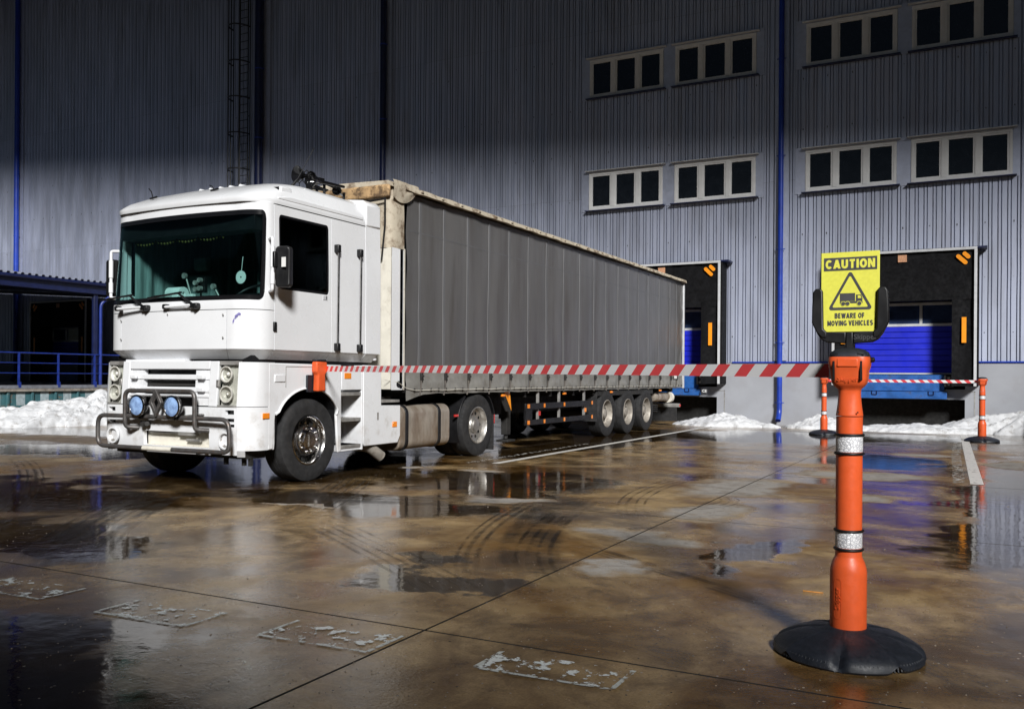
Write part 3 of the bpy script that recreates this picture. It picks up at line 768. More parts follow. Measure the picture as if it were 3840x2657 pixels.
rail = empty('guard_rail', (PX - .05, 16, .965), 'blue tubular guard rail along the teal loading platform', 'railing')
y = 8.66
while y < 24:
    mb = MB(); mb.box(PX - .02, PX + .02, y - .025, y + .025, .966, 1.88); mb.box(PX + .005, PX + .055, y - .04, y + .04, .90, 1.06); build(mb, 'post', 'rail_blue', rail); y += 1.219
for z in (1.885, 1.60, 1.31):
    mb = MB(); mb.tube([(PX, 7, z), (PX, 24.4, z)], .022 if z > 1.8 else .014, 8); build(mb, 'rail', 'rail_blue', rail, smooth=50)
cn = empty('loading_canopy', (PX, 18.5, .93), 'dark blue corrugated canopy roof over the left loading platform', 'canopy')
rp = []; n = 0
def canopy_sheet(y0, y1):
    mb = MB(); pr = []; y = y0
    while y < y1 - .01:
        for (d, hh) in ((0, 0), (.03, .05), (.10, .05), (.13, 0)): pr.append((y + d, hh))
        y += .21
    pr.append((y1, 0))
    m = len(pr)
    for (x, z) in ((PX + .12, 4.10), (-44, 5.35)): mb.v += [(x, a, z + b) for a, b in pr]
    mb.v += [(x, a, z + b - .012) for (x, z) in ((PX + .12, 4.10), (-44, 5.35)) for a, b in pr]
    for i in range(m - 1):
        mb.f += [(i, i + 1, m + i + 1, m + i), (2 * m + i, 3 * m + i, 3 * m + i + 1, 2 * m + i + 1), (i, 2 * m + i, 2 * m + i + 1, i + 1)]; mb.mi += [0, 0, 0]
    return build(mb, 'roof_sheet', 'roof_sheet', cn)
y = 5.85
while y < 25.4: canopy_sheet(y, min(y + 1.05, 25.5)); y += 1.05
mb = MB(); mb.box(PX - .12, PX + .02, 5.9, 25.45, 3.74, 4.02); build(mb, 'beam', 'navy_paint', cn, .01)
mb = MB(); mb.tube([(PX + .10, 5.9, 4.03), (PX + .10, 25.4, 4.03)], .06, 10); build(mb, 'gutter', 'navy_paint', cn, smooth=60)
for yy in (9.2, 13.85, 18.48, 23.1):
    mb = MB(); mb.box(PX - .14, PX - .04, yy - .07, yy + .07, .935, 3.74); build(mb, 'post', 'navy_paint', cn, .006)
for yy in (9.35, 18.63):
    mb = MB(); mb.tube(fillet([(PX + .10, yy + .35, 3.97), (PX + .10, yy + .3, 3.75), (PX - .02, yy, 3.45), (PX - .02, yy, .97)], .12, 4), .05, 10); build(mb, 'downpipe', 'rail_blue', cn, smooth=60)
for k in range(6):
    yy = 7.5 + 3.3 * k; mb = MB(); mb.box(-44, PX - .13, yy - .05, yy + .05, 3.92, 4.04); mb.v = [(a, b, c + (PX - a) * .0617 if a < PX - 1 else c) for a, b, c in mb.v]; build(mb, 'rafter', 'navy_paint', cn)

# ================================================================== SNOW
def snow_pile(name, label, cx, cy, rx, ry, hfun, seed, n=64, m=30):
    """heap: hfun(u,v) height for u,v in [-1,1]; lumpy, ragged outline"""
    mb = MB()
    for j in range(m + 1):
        for i in range(n + 1):
            u = -1 + 2 * i / n; v = -1 + 2 * j / m
            q = Vector((cx + u * rx, cy + v * ry, seed))
            d = sqrt(u * u + v * v) or 1e-6
            qa = Vector((cx + u / d * rx, cy + v / d * ry, seed))
            rag = .16 * noise.noise(qa * 1.8) + .10 * noise.noise(qa * 5)
            if max(abs(u), abs(v)) > 0: k = max(abs(u), abs(v)) / d if d > 0 else 1
            uu, vv = u * k, v * k
            ed = max(0.0, 1 - sqrt(uu * uu + vv * vv)) ** .62
            h = hfun(uu, vv) * ed * (1 + .40 * noise.noise(q * 1.3) + .26 * noise.noise(q * 3.4)) + (min(1, ed * 2.5)) * (.05 * noise.noise(q * 3.7) + .04 * noise.noise(q * 8) + .028 * noise.noise(q * 17) + .014 * noise.noise(q * 36)) * min(1, hfun(uu, vv) * 2.4)
            sc = 1 + rag
            mb.v.append((cx + uu * rx * sc, cy + vv * ry * sc, max(-.01, h) if ed > 0 else -.02))
    for j in range(m):
        for i in range(n):
            a = j * (n + 1) + i; mb.f.append((a, a + 1, a + n + 2, a + n + 1)); mb.mi.append(0)
    o = build(mb, name, 'snow', smooth=80); tag(o, label, 'snow', 'snow heaps left along the walls'); return o
snow_pile('snow_pile', 'large heap of dirty snow against the teal loading platform', -21.3, 17.2, 1.75, 4.3, lambda u, v: .70 - .18 * v, 1.0, 110, 150)
snow_pile('snow_pile', 'low white snow heap between the trailer end and the blue downpipe', -6.35, 24.75, 1.35, .95, lambda u, v: .30 + .07 * sin(u * 4 + .6), 5.0, 80, 46)
snow_pile('snow_pile', 'small snow scrap at the foot of the blue downpipe', -4.93, 24.35, .28, .17, lambda u, v: .13, 9.0, 30, 16)
snow_pile('snow_pile', 'white snow heap behind the left small orange barrier post', -3.75, 24.75, 1.0, .7, lambda u, v: .32, 12.0, 70, 40)
snow_pile('snow_pile', 'long brown-stained snow ridge in front of the blue dock door', -1.55, 24.35, 1.75, .55, lambda u, v: .19 + .13 * max(0, u), 15.0, 100, 36)
snow_pile('snow_pile', 'high white snow bank behind the right small orange barrier post', 1.6, 25.0, 2.5, 1.0, lambda u, v: .66, 18.0, 110, 50)

# unseen block added behind the camera to shade the foreground and cut bounce
mb = MB(); mb.box(-60, 40, -20, -7, -.05, 7.6); mb.box(-60.3, 40.3, -20.3, -6.8, 7.6, 7.9)
ob = build(mb, 'added_shade_shed', 'shade_block_grey'); tag(ob, 'unseen dark grey shed added behind the camera to shade the near yard', 'building')

mb = MB(); mb.box(14.5, 30, -4, 25.6, -.05, 11.3); mb.box(14.3, 30.2, -4.2, 25.6, 11.3, 11.6)  # unseen block, added to shade the yard at right and lessen ground bounce
sw_ = build(mb, 'added_shade_wing', 'shade_block_grey'); tag(sw_, 'unseen dark grey wing added at the right to shade the yard beyond view', 'building')

# ================================================================== LORRY TRACTOR
TX = -8.49
tr = empty('lorry_tractor', (TX, 10.0, 0), 'white high-cab lorry tractor with bull bar and round spot lamps', 'lorry')
def T(x, y, z): return (TX + x, y, z)
def interp(z, tab):
    if z <= tab[0][0]: return tab[0][1]
    for (a, va), (b, vb) in zip(tab[:-1], tab[1:]):
        if z <= b: return va + (vb - va) * (z - a) / (b - a)
    return tab[-1][1]
HW = [(1.47, 1.14), (1.59, 1.25), (2.6, 1.25), (3.30, 1.235)]
YF = [(1.47, 7.64), (1.59, 7.50), (2.12, 7.50), (3.22, 7.62), (3.3, 7.62)]
YC = 7.90
def cabS(s, z, hw_t=HW, yf_t=YF, bow=.06, cx=.36, yc=YC):
    hw = interp(z, hw_t); yf = interp(z, yf_t); a = abs(s); sg = 1 if s >= 0 else -1
    if a <= 1: x = a * (hw - cx); y = yf + bow * a * a
    elif a <= 2:
        t_ = (a - 1) * pi / 2; x = hw - cx + cx * sin(t_); y = yf + bow + (yc - yf - bow) * (1 - cos(t_))
    else: x = hw; y = yc + (a - 2)
    return T(sg * x, y, z)
def sideS(y, z, sg=1): return T(sg * interp(z, HW), y, z)
FS = [-2 + i * .1 for i in range(41)]
def sub(a, b): return [a] + [s for s in FS if a + .02 < s < b - .02] + [b]
def rcorner(p0, p1, z0, z1, r, rp):
    """rounded-corner z limits along p"""
    def d(p): return min(1.0, max(0.0, min(p - p0, p1 - p) / rp))
    lo = lambda p: z0 + r * (1 - sqrt(max(0, 1 - (1 - d(p)) ** 2)))
    hi = lambda p: z1 - r * (1 - sqrt(max(0, 1 - (1 - d(p)) ** 2)))
    return lo, hi
WS0, WS1, WZ0, WZ1 = -1.78, 1.78, 2.15, 3.19
wlo, whi = rcorner(WS0, WS1, WZ0, WZ1, .10, .14)
wps = sorted(set(sub(WS0, WS1) + [WS0 + k * .02 for k in range(8)] + [WS1 - k * .02 for k in range(8)]))
# -- front shell
front = MB()
front.patch(cabS, 0, 0, 2.045, wlo, nq=3, ps=wps)
front.patch(cabS, 0, 0, whi, 3.285, nq=2, ps=wps)
for a, b in ((WS1 + .001, 2.02), (-2.02, WS0 - .001)): front.patch(cabS, a, b, 2.045, 3.285, 4, 12)
cab_front = build(front, 'cab_front', 'white_paint', tr, smooth=35)
# lower front flap and corner panels with open seams between them
SE = .985
for nm, a, b in (('front_flap', -SE + .004, SE - .004), ('corner_panel', SE + .004, 2.02), ('corner_panel', -2.02, -SE - .004)):
    mb = MB(); mb.patch(cabS, a, b, 1.59, 2.037, 14, 6, thick=.03); mb.patch(cabS, a, b, 1.475, 1.588, 14, 2, thick=.03); build(mb, nm, 'white_paint', tr, smooth=30)
mb = MB(); mb.patch(cabS, -2.0, 2.0, 1.48, 2.2, 24, 8, off=-.05); build(mb, 'cab_liner', 'black_plastic', tr)
# -- windscreen: rim, glass
def ring(F, p0, p1, lo, hi, ps, wp, wz, off, thick):
    mb = MB()
    mb.patch(F, 0, 0, lo, (lambda p: lo(p) + wz), nq=1, off=off, thick=thick, ps=ps)
    mb.patch(F, 0, 0, (lambda p: hi(p) - wz), hi, nq=1, off=off, thick=thick, ps=ps)
    mb.patch(F, p0, p0 + wp, (lambda p: lo(p) + wz), (lambda p: hi(p) - wz), 2, 6, off, thick)
    mb.patch(F, p1 - wp, p1, (lambda p: lo(p) + wz), (lambda p: hi(p) - wz), 2, 6, off, thick)
    return mb
build(ring(cabS, WS0, WS1, wlo, whi, wps, .10, .055, -.004, .02), 'windscreen_seal', 'black_gloss', tr, smooth=40)
mb = MB(); mb.patch(cabS, 0, 0, (lambda p: wlo(p) + .01), (lambda p: whi(p) - .01), nq=8, off=-.012, thick=.005, ps=wps); build(mb, 'windscreen', 'windscreen_glass', tr, smooth=40)
# -- sides with door and window opening
DW = (8.005, 8.905, 2.30, 3.17)      # window y0 y1 z0 z1
for sg in (1, -1):
    F = lambda y, z, sg=sg: sideS(y, z, sg)
    lo, hi = rcorner(DW[0], DW[1], DW[2], DW[3], .05, .05)
    wys = sorted(set([DW[0] + (DW[1] - DW[0]) * i / 10 for i in range(11)] + [DW[0] + .0125 * k for k in range(5)] + [DW[1] - .0125 * k for k in range(5)]))
    lo2 = lambda y: lo(y) + (.07 if False else 0)
    mb = MB()
    mb.patch(F, 0, 0, 1.59, lo, nq=6, ps=wys, thick=.03); mb.patch(F, 0, 0, hi, 3.275, nq=1, ps=wys, thick=.03)
    mb.patch(F, 7.932, DW[0] - .0005, 1.59, 3.275, 1, 10, thick=.03); mb.patch(F, DW[1] + .0005, 8.952, 1.59, 3.275, 1, 10, thick=.03)
    mb.patch(F, 7.932, 8.952, 1.475, 1.588, 2, 2, thick=.03)
    dr = build(mb, 'door', 'white_paint', tr, smooth=30)
    build(ring(F, DW[0], DW[1], lo, hi, wys, .03, .03, -.004, .02), 'window_seal', 'black_gloss', dr)
    mb = MB(); mb.patch(F, 0, 0, (lambda y: lo(y) + .005), (lambda y: hi(y) - .005), nq=2, off=-.012, thick=.005, ps=wys); build(mb, 'side_window', 'side_glass', dr)
    mb = MB(); mb.box(TX + sg * 1.252 - .004, TX + sg * 1.252 + .004, 8.79, 8.87, 2.235, 2.285); build(mb, 'door_handle', 'alu_white', dr)
    mb = MB(); mb.box(TX + sg * 1.252 - .003, TX + sg * 1.252 + .006, 8.845, 8.858, 2.24, 2.285); build(mb, 'handle_slot', 'black_plastic', dr)
    mb = MB(); mb.box(TX + sg * 1.22 - .03, TX + sg * 1.22 + .05, 7.905, 7.955, 1.80, 1.91); build(mb, 'hinge', 'black_plastic', dr, .008)
    mb = MB(); mb.patch(F, 8.960, 9.66, 1.59, 3.275, 4, 12, thick=.03); mb.patch(F, 8.960, 9.66, 1.475, 1.588, 2, 2, thick=.03); build(mb, 'rear_side_panel', 'white_paint', tr, smooth=30)
    mb = MB(); mb.patch(F, 9.666, 9.99, 1.59, 3.5, 3, 12, off=.004, thick=.03); mb.patch(F, 9.666, 9.93, 1.475, 1.588, 2, 2, off=.004, thick=.03); build(mb, 'side_deflector', 'white_paint', tr, smooth=30)
    for yy in (9.04, 9.505):
        x = TX + sg * 1.285
        mb = MB(); mb.tube([(x, yy, 1.70), (x, yy + .012, 2.86)], .015, 8); gh = build(mb, 'grab_rail', 'chrome', tr, smooth=60)
        for z in (1.655, 2.90):
            mb = MB(); mb.box(x - .05, x + .025, yy - .03, yy + .035, z - .05, z + .05); build(mb, 'rail_bracket', 'black_plastic', gh, .012)
# back wall, floor and inner shell of the cab
mb = MB(); mb.box(TX - 1.2, TX + 1.2, 9.93, 9.985, 1.5, 3.5); mb.box(TX - 1.12, TX + 1.12, 7.75, 9.93, 1.50, 1.54); build(mb, 'cab_back', 'white_paint', tr, .01)
# -- roof
RHW = [(3.28, 1.245), (3.33, 1.25), (3.42, 1.225), (3.58, 1.13), (3.635, 1.0), (3.66, .7)]
RYF = [(3.28, 7.60), (3.33, 7.585), (3.40, 7.66), (3.52, 7.92), (3.60, 8.15), (3.635, 8.32), (3.66, 8.5)]
def roofsec(z, n=18, dy=0):
    hw = interp(z, RHW); yf = interp(z, RYF); pts = []
    cx = .34; cy = .34
    for i in range(n + 1):
        s = 2 * i / n
        if s <= 1: x = s * (hw - cx); y = yf + .05 * s * s
        else:
            t_ = (s - 1) * pi / 2; x = hw - cx + cx * sin(t_); y = yf + .05 + cy * (1 - cos(t_))
        pts.append((x, y))
    pts.append((hw, 9.3)); pts.append((hw, 9.64))
    full = [(-x, y) for x, y in reversed(pts[1:])] + pts
    return full
mb = MB(); zs = [3.282, 3.315, 3.335, 3.365, 3.42, 3.50, 3.56, 3.60, 3.635, 3.655]
secs = [roofsec(z) for z in zs]; n = len(secs[0])
for z, s in zip(zs, secs): mb.v += [T(x, y, z) for x, y in s]
for j in range(len(zs) - 1):
    for i in range(n - 1):
        a = j * n + i; mb.f.append((a, a + 1, a + n + 1, a + n)); mb.mi.append(0)
    mb.f.append((j * n, (j + 1) * n, (j + 1) * n + n - 1, j * n + n - 1)); mb.mi.append(0)
mb.f.append(tuple((len(zs) - 1) * n + i for i in range(n))); mb.mi.append(0)
roof = build(mb, 'roof', 'white_paint', tr, smooth=22)
# rear roof fairing, square shouldered
mb = MB(); mb.prism([(-1.254, 3.28), (1.254, 3.28), (1.25, 3.58), (1.18, 3.635), (.9, 3.665), (-.9, 3.665), (-1.18, 3.635), (-1.25, 3.58)], 'y', 9.66, 9.99)
mb.v = [(TX + a, b, c) for a, b, c in mb.v]; build(mb, 'roof_fairing', 'white_paint', tr, .025)
mb = MB(); mb.box(TX - 1.24, TX + 1.24, 7.95, 9.66, 3.276, 3.284); build(mb, 'roof_seam', 'black_plastic', tr)
for sg in (1, -1):
    mb = MB(); x = TX + sg * 1.236; mb.prism([(7.98, 3.345), (9.6, 3.345), (9.6, 3.385), (8.2, 3.40), (7.98, 3.365)], 'x', x - .012, x + .016); build(mb, 'drip_rail', 'white_paint', roof, .008)
    # roof marker lamp
    mb = MB(); mb.box(TX + sg * 1.12 - .05, TX + sg * 1.12 + .08, 8.08, 8.27, 3.44, 3.52); ml = build(mb, 'marker_lamp', 'white_paint', roof, .018)
    mb = MB(); mb.box(TX + sg * 1.12 - .03, TX + sg * 1.12 + .05, 8.07, 8.082, 3.46, 3.51); build(mb, 'lamp_lens', 'black_gloss', ml)
for k in range(5):
    mb = MB(); mb.tube([T(-.34 + .17 * k, 8.3, 3.632), T(-.34 + .17 * k, 9.5, 3.66)], .03, 8); build(mb, 'roof_ridge', 'white_paint', roof, smooth=60)
for (x, y, z, L) in ((-.62, 7.80, 3.475, .12), (.35, 7.86, 3.50, .06)):
    mb = MB(); mb.tube([T(x - .05, y, z), T(x + .07, y, z + .012)], .012, 6); mb.tube([T(x, y, z), T(x + .01, y - .03, z + L * .6), T(x - .05, y - .02, z + L)], .007, 6); build(mb, 'roof_clip', 'black_plastic', roof)
# antenna
mb = MB(); mb.tube([T(1.02, 8.45, 3.585), T(1.06, 8.52, 3.69)], [.022, .014], 8); an = build(mb, 'antenna_base', 'black_plastic', tr)
mb = MB(); mb.tube([T(1.06, 8.52, 3.69), T(1.10, 8.78, 4.13)], .0045, 5); build(mb, 'antenna_whip', 'black_plastic', an)
# air horns
def horn(x, y, z, R, L, ang=0.0):
    mb = MB(); pr = [(.018, L), (.02, L * .55), (.028, L * .3), (R * .62, L * .12), (R, .015), (R * 1.02, 0), (R * .93, .004), (R * .5, L * .1), (.012, L * .2)]
    mb.lathe(pr, 20, (0, 0, 0), 'y', cap=False); me_o = link('air_horn', mb.mesh('air_horn', ['black_gloss'], 45), tr, T(x, y, z), (0, 0, ang)); me_o['label'] = 'black trumpet air horn'
    mb = MB(); mb.tube([T(x, y + L * .5, z), T(x, y + L * .5, 3.615)], .018, 8); build(mb, 'horn_foot', 'black_plastic', tr); return me_o
horn(.92, 8.66, 3.80, .105, .42, -.25); horn(1.04, 8.78, 3.745, .105, .55, -.2)
horn(.80, 9.05, 3.73, .055, .30, -.1); horn(1.06, 9.28, 3.70, .062, .3, .4)
mb = MB(); mb.tube([T(1.0, 8.8, 3.79), T(1.04, 9.4, 3.72)], .014, 8); mb.tube([T(.9, 8.9, 3.74), T(.9, 9.3, 3.72)], .012, 6); build(mb, 'horn_rail', 'black_plastic', tr)
for (dx, dy) in ((0, 0), (.0, .14)):
    mb = MB(); c = Vector(T(.72 + dx, 8.95 + dy, 3.86))
    for a in (0, pi / 2):
        loop = [(0, -.10), (.075, -.03), (.075, .04), (0, .10), (-.075, .04), (-.075, -.03)]
        mb.tube([c + Vector((q[0] * cos(a), q[0] * sin(a), q[1])) for q in loop], .005, 5, True)
    mb.tube([c - Vector((0, 0, .10)), c - Vector((0, 0, .22))], .006, 5); build(mb, 'wire_cage', 'black_plastic', tr)
# wipers, step handles
for x0, xb in ((.20, .62), (-.62, -.14)):
    pv = Vector(T(x0 + .27, 7.465, 2.075)); el = Vector(T(x0 + .02, 7.455, 2.235)); tip = Vector(T(x0 - .52, 7.475, 2.20))
    mb = MB(); mb.tube([pv, pv.lerp(el, .55), el], [.022, .016, .012], 8); mb.tube([pv + Vector((.02, .03, 0)), pv - Vector((.0, .02, 0))], .03, 10)
    wp = build(mb, 'wiper_arm', 'black_plastic', tr, smooth=60)
    mb = MB(); mb.tube([tip, el + Vector((.05, -.005, .012))], .012, 6); mb.tube([tip.lerp(el, .25) + Vector((0, -.012, .01)), el], .008, 6); build(mb, 'wiper_blade', 'black_plastic', wp)
for x0 in (-.80, .02):
    mb = MB(); mb.tube([T(x0 - .02, 7.455, 2.085), T(x0 + .40, 7.455, 2.095)], .017, 10); hd = build(mb, 'step_handle', 'white_paint', tr, smooth=60)
    for xx, w_ in ((x0 - .03, .035), (x0 + .44, .06)):
        mb = MB(); mb.box(TX + xx - w_, TX + xx + w_, 7.44, 7.51, 2.06, 2.12); build(mb, 'handle_end', 'black_plastic', hd, .015)
# small marks on the flap
mb = MB()
for (x, z) in ((-.86, 1.95), (-.86, 1.72), (.84, 1.98), (.84, 1.72), (.0, 2.0)): mb.lathe([(.009, 7.49 + .055 * (x / .9) ** 2), (.009, 7.485 + .05 * (x / .9) ** 2)], 8, (TX + x, 0, z), 'y')
build(mb, 'flap_screws', 'galv', tr)
mb = MB()
for (x, z, w_, h_, a) in ((1.0, 1.965, .035, .09, .6), (.965, 1.91, .02, .08, .3), (1.03, 1.985, .04, .04, -.3)):
    pts = [(0, h_ / 2), (w_ / 2, 0), (w_ * .2, -h_ / 2), (-w_ / 2, -.01)]
    for q in (1,):
        pp = [rot2(p_, -a) for p_ in pts]; s0 = len(mb.v)
        for p_ in pp:
            P_ = Vector(cabS(1 + (x - .89 + p_[0]) * 1.9, z + p_[1])); mb.v.append(tuple(P_ + Vector((.003, -.004, 0))))
        mb.f.append(tuple(range(s0, s0 + 4))); mb.mi.append(0)
build(mb, 'fairy_decal', 'mark_violet', tr)
# mirrors
for sg in (1, -1):
    xm = TX + sg * 1.37
    mb = MB(); mb.tube(fillet([(TX + sg * 1.22, 7.86, 2.86), (xm - sg * .02, 7.78, 2.86), (xm - sg * .02, 7.78, 2.26), (TX + sg * 1.22, 7.86, 2.26)], .03, 4), .02, 8); mi_ = build(mb, 'mirror_arm', 'white_paint', tr, smooth=60)
    for (z0, z1) in ((2.52, 2.74), (2.33, 2.46)):
        mb = MB(); mb.tube([(xm - sg * .02, 7.78, z0), (xm - sg * .02, 7.78, z1)], .028, 10); build(mb, 'arm_sleeve', 'white_paint', mi_, smooth=60)
    mb = MB(); mb.prism(rrect(-.09, .09, -.235, .235, .04), 'y', -.05, .05); mb.v = [(a, b + .02 * (c / .27) ** 2, c) for a, b, c in mb.v]
    link('mirror_housing', mb.mesh('mirror_housing', ['black_plastic'], 40), tr, (xm + sg * .075, 7.86, 2.53), (0, 0, radians(15) * sg), .02)
    mb = MB(); mb.box(xm - sg * .03, xm + sg * .03, 7.76, 7.82, 2.52, 2.70); build(mb, 'mirror_joint', 'black_plastic', mi_, .01)
mb = MB(); mb.box(TX + 1.47, TX + 1.53, 7.795, 7.80, 2.52, 2.63); 
build(mb, 'mirror_sticker', 'sticker_white', tr)
# -- cab interior
mb = MB(); mb.prism([(7.72, 1.60), (8.35, 1.60), (8.35, 2.05), (8.15, 2.16), (7.72, 2.13)], 'x', TX - 1.16, TX + 1.16); build(mb, 'dashboard', 'dash', tr, .02)
mb = MB(); mb.prism([(7.74, 2.97), (7.98, 2.97), (7.98, 3.24), (7.74, 3.24)], 'x', TX - 1.12, TX + 1.12); build(mb, 'sun_blind', 'black_plastic', tr)
mb = MB(); nx = 120
for j, z in enumerate((1.6, 3.25)):
    for i in range(nx + 1):
        u = i / nx; mb.v.append(T(-1.14 + 2.28 * u, 9.05 + .03 * sin(u * 95) + .02 * sin(u * 31), z))
for i in range(nx): mb.f.append((i, i + 1, nx + 2 + i, nx + 1 + i)); mb.mi.append(0)
build(mb, 'bunk_curtain', 'cab_cloth', tr, smooth=80)
mb = MB()
for j, z in enumerate((1.6, 3.22)):
    for i in range(nx + 1):
        u = i / nx; mb.v.append(T(-1.10 + .022 * sin(u * 37) * .6 + .02 * sin(u * 13), 7.94 + 1.1 * u, z))
for i in range(nx): mb.f.append((i, i + 1, nx + 2 + i, nx + 1 + i)); mb.mi.append(0)
build(mb, 'side_drape', 'cab_cloth', tr, smooth=80)
mb = MB()
for i in range(30):
    x = -.95 + 1.5 * i / 29; z = 2.95 - .03 * abs(sin(i * .45)); mb.lathe([(.0, z - .035), (.014, z - .02), (.008, z)], 6, T(x, 7.82, 0))
build(mb, 'tassel_fringe', 'fringe', tr)
for x in (.62, -.62):
    mb = MB(); mb.box(TX + x - .26, TX + x + .26, 8.55, 8.68, 1.9, 2.62); mb.box(TX + x - .26, TX + x + .26, 8.3, 8.6, 1.75, 1.92); se = build(mb, 'seat', 'cab_cloth', tr, .05)
    mb = MB(); mb.box(TX + x - .14, TX + x + .14, 8.57, 8.66, 2.66, 2.86); build(mb, 'headrest', 'cab_cloth', se, .04)
mb = MB(); cw = Vector(T(.60, 8.22, 2.27)); mb.tube([cw + Vector((.23 * cos(a), .17 * sin(a), .13 * sin(a))) for a in [2 * pi * i / 24 for i in range(24)]], .017, 8, True)
mb.tube([cw - Vector((.22, 0, 0)), cw + Vector((.22, 0, 0))], .02, 6); mb.tube([cw, cw + Vector((0, .02, -.25))], .03, 8); build(mb, 'steering_wheel', 'black_plastic', tr, smooth=60)
# things lying in the cab window
mb = MB(); mb.lathe([(.022, -.12), (.08, -.12), (.08, .12), (.022, .12), (.022, -.12)], 24, T(-.26, 7.86, 2.285), 'x', cap=False)
pr_ = build(mb, 'paper_roll', 'paper', smooth=40); tag(pr_, 'white paper roll lying behind the lorry windscreen', 'paper roll')
mb = MB(); mb.lathe([(.012, -.003), (.075, -.003), (.075, .003), (.012, .003), (.012, -.003)], 28, T(.93, 7.72, 2.42), 'y', cap=False); mb.tube([T(.93, 7.72, 2.43), T(.94, 7.74, 2.66)], .003, 5)
cd = build(mb, 'hanging_disc', 'paper', smooth=40); tag(cd, 'round pale disc hanging in the corner of the lorry windscreen', 'disc')
g = empty('gadget_cluster', T(.0, 7.9, 2.2), 'cluster of round lenses on a stalk behind the lorry windscreen', 'gadget')
for (x, z) in ((.02, 2.41), (.09, 2.44), (.02, 2.33), (.09, 2.34)):
    mb = MB(); mb.lathe([(.012, 7.88), (.03, 7.875), (.03, 7.92), (.012, 7.93)], 16, T(x, 0, z), 'y'); mb.v = [(a, b, c) for a, b, c in mb.v]; build(mb, 'lens', 'galv', g)
mb = MB(); mb.box(TX - .02, TX + .14, 7.93, 7.97, 2.29, 2.48); mb.tube([T(.05, 7.95, 2.3), T(.02, 7.98, 2.16)], .012, 6); build(mb, 'stalk', 'black_plastic', g)
for x in (-.14, .34):
    mb = MB(); mb.lathe([(.01, 7.86), (.035, 7.855), (.035, 7.885), (.01, 7.90)], 16, T(x, 0, 2.50 if x < 0 else 2.35), 'y'); mb.tube([T(x, 7.89, 2.49 if x < 0 else 2.34), T(x + .07, 7.95, 2.16)], .01, 6)
    lo_ = build(mb, 'reading_lamp', 'galv'); tag(lo_, 'small round lamp on a bent stalk, %s of the lens cluster in the lorry window' % ('left' if x < 0 else 'right'), 'lamp')
mb = MB(); mb.box(TX - .95, TX - .28, 7.73, 7.74, 2.165, 2.235); npb = build(mb, 'name_plate', 'dash', tr)
place_text('RENAULT', .075, 'red_lens', tr, T(-.55, 7.728, 2.20), (pi / 2, 0, 0), bold=.001, sx=.9)
for x in (-.13, -.03, .06):
    mb = MB(); mb.box(TX + x * 1.3 - .05, TX + x * 1.3 + .05, 7.74, 7.80, 2.16, 2.26); bxo = build(mb, 'small_box', 'paper', bevel=.006)
    tag(bxo, 'small white box on the lorry dashboard, ' + {-.13: 'left of three', -.03: 'middle of three', .06: 'right of three'}[x], 'box', 'boxes on the dashboard')

mb = MB(); mb.box(TX - 1.12, TX + 1.12, 7.72, 9.9, 1.36, 1.52); build(mb, 'cab_mount', 'black_plastic', tr)
mb = MB(); mb.box(TX - .8, TX + .2, 7.56, 7.72, 1.44, 1.474); build(mb, 'front_lip', 'white_paint', tr, .008)
# -- lower front: headlamps, grille, bumper
HW2 = [(.34, 1.20), (.45, 1.25), (1.45, 1.25)]
YF2 = [(.34, 7.56), (.42, 7.50), (.9, 7.48), (1.45, 7.52)]
def lowS(s, z): return cabS(s, z, HW2, YF2, .03, .24, 7.82)
# s where x = 1.05 -> inside corner arc
for sg in (1, -1):
    def R_(a, b): return (a, b) if sg > 0 else (-b, -a)
    a, b = R_(1.16, 2.12)
    mb = MB(); mb.patch(lowS, a, b, .935, 1.44, 12, 8, thick=.03); build(mb, 'side_panel', 'white_paint', tr, smooth=35)
    mb = MB(); mb.patch(lowS, a, b, .435, .928, 12, 8, thick=.03); build(mb, 'side_panel', 'white_paint', tr, smooth=35)
    # headlamp unit
    a, b = R_(.80, 1.15)
    mb = MB(); mb.patch(lowS, a, b, .945, 1.45, 8, 8, off=-.05, thick=.03); hl = build(mb, 'headlamp', 'lamp_chrome', tr, smooth=40)
    mb = MB(); mb.patch(lowS, a, b, .955, 1.405, 8, 8, off=.0, thick=.006); build(mb, 'lamp_cover', 'lamp_cover', hl, smooth=40)
    xc = TX + sg * .925
    for z, r in ((1.30, .088), (1.075, .092)):
        mb = MB(); mb.lathe([(r, 7.505), (r * 1.02, 7.515), (r * .8, 7.545), (r * .35, 7.575), (.02, 7.58)], 24, (xc, 0, z), 'y', cap=False); build(mb, 'reflector', 'lamp_chrome', hl, smooth=60)
        mb = MB(); mb.lathe([(r * 1.05, 7.500), (r * 1.05, 7.512), (r * .92, 7.512), (r * .92, 7.500), (r * 1.05, 7.500)], 24, (xc, 0, z), 'y', cap=False); build(mb, 'lamp_ring', 'lamp_glass', hl, smooth=40)
        mb = MB(); mb.lathe([(.0, 7.515), (.028, 7.53), (.03, 7.56)], 12, (xc, 0, z), 'y'); build(mb, 'bulb', 'lamp_glass', hl, smooth=60)
    a, b = R_(.79, 1.155)
    mb = MB(); mb.patch(lowS, a, b, 1.408, 1.452, 8, 1, off=.006, thick=.05); build(mb, 'lamp_surround', 'galv', hl); mb = MB(); mb.patch(lowS, a, b, .925, .952, 8, 1, off=.004, thick=.05); build(mb, 'lamp_surround', 'galv', hl)
    a, b = R_(.66, .785)
    mb = MB(); mb.patch(lowS, a, b, .93, 1.45, 3, 8, off=.012, thick=.06); build(mb, 'lamp_pillar', 'white_paint', tr, .008)
    a, b = R_(.775, .82)
    mb = MB(); mb.patch(lowS, a, b, 1.155, 1.235, 2, 2, off=.03, thick=.03); build(mb, 'washer_jet', 'galv', hl, .006)
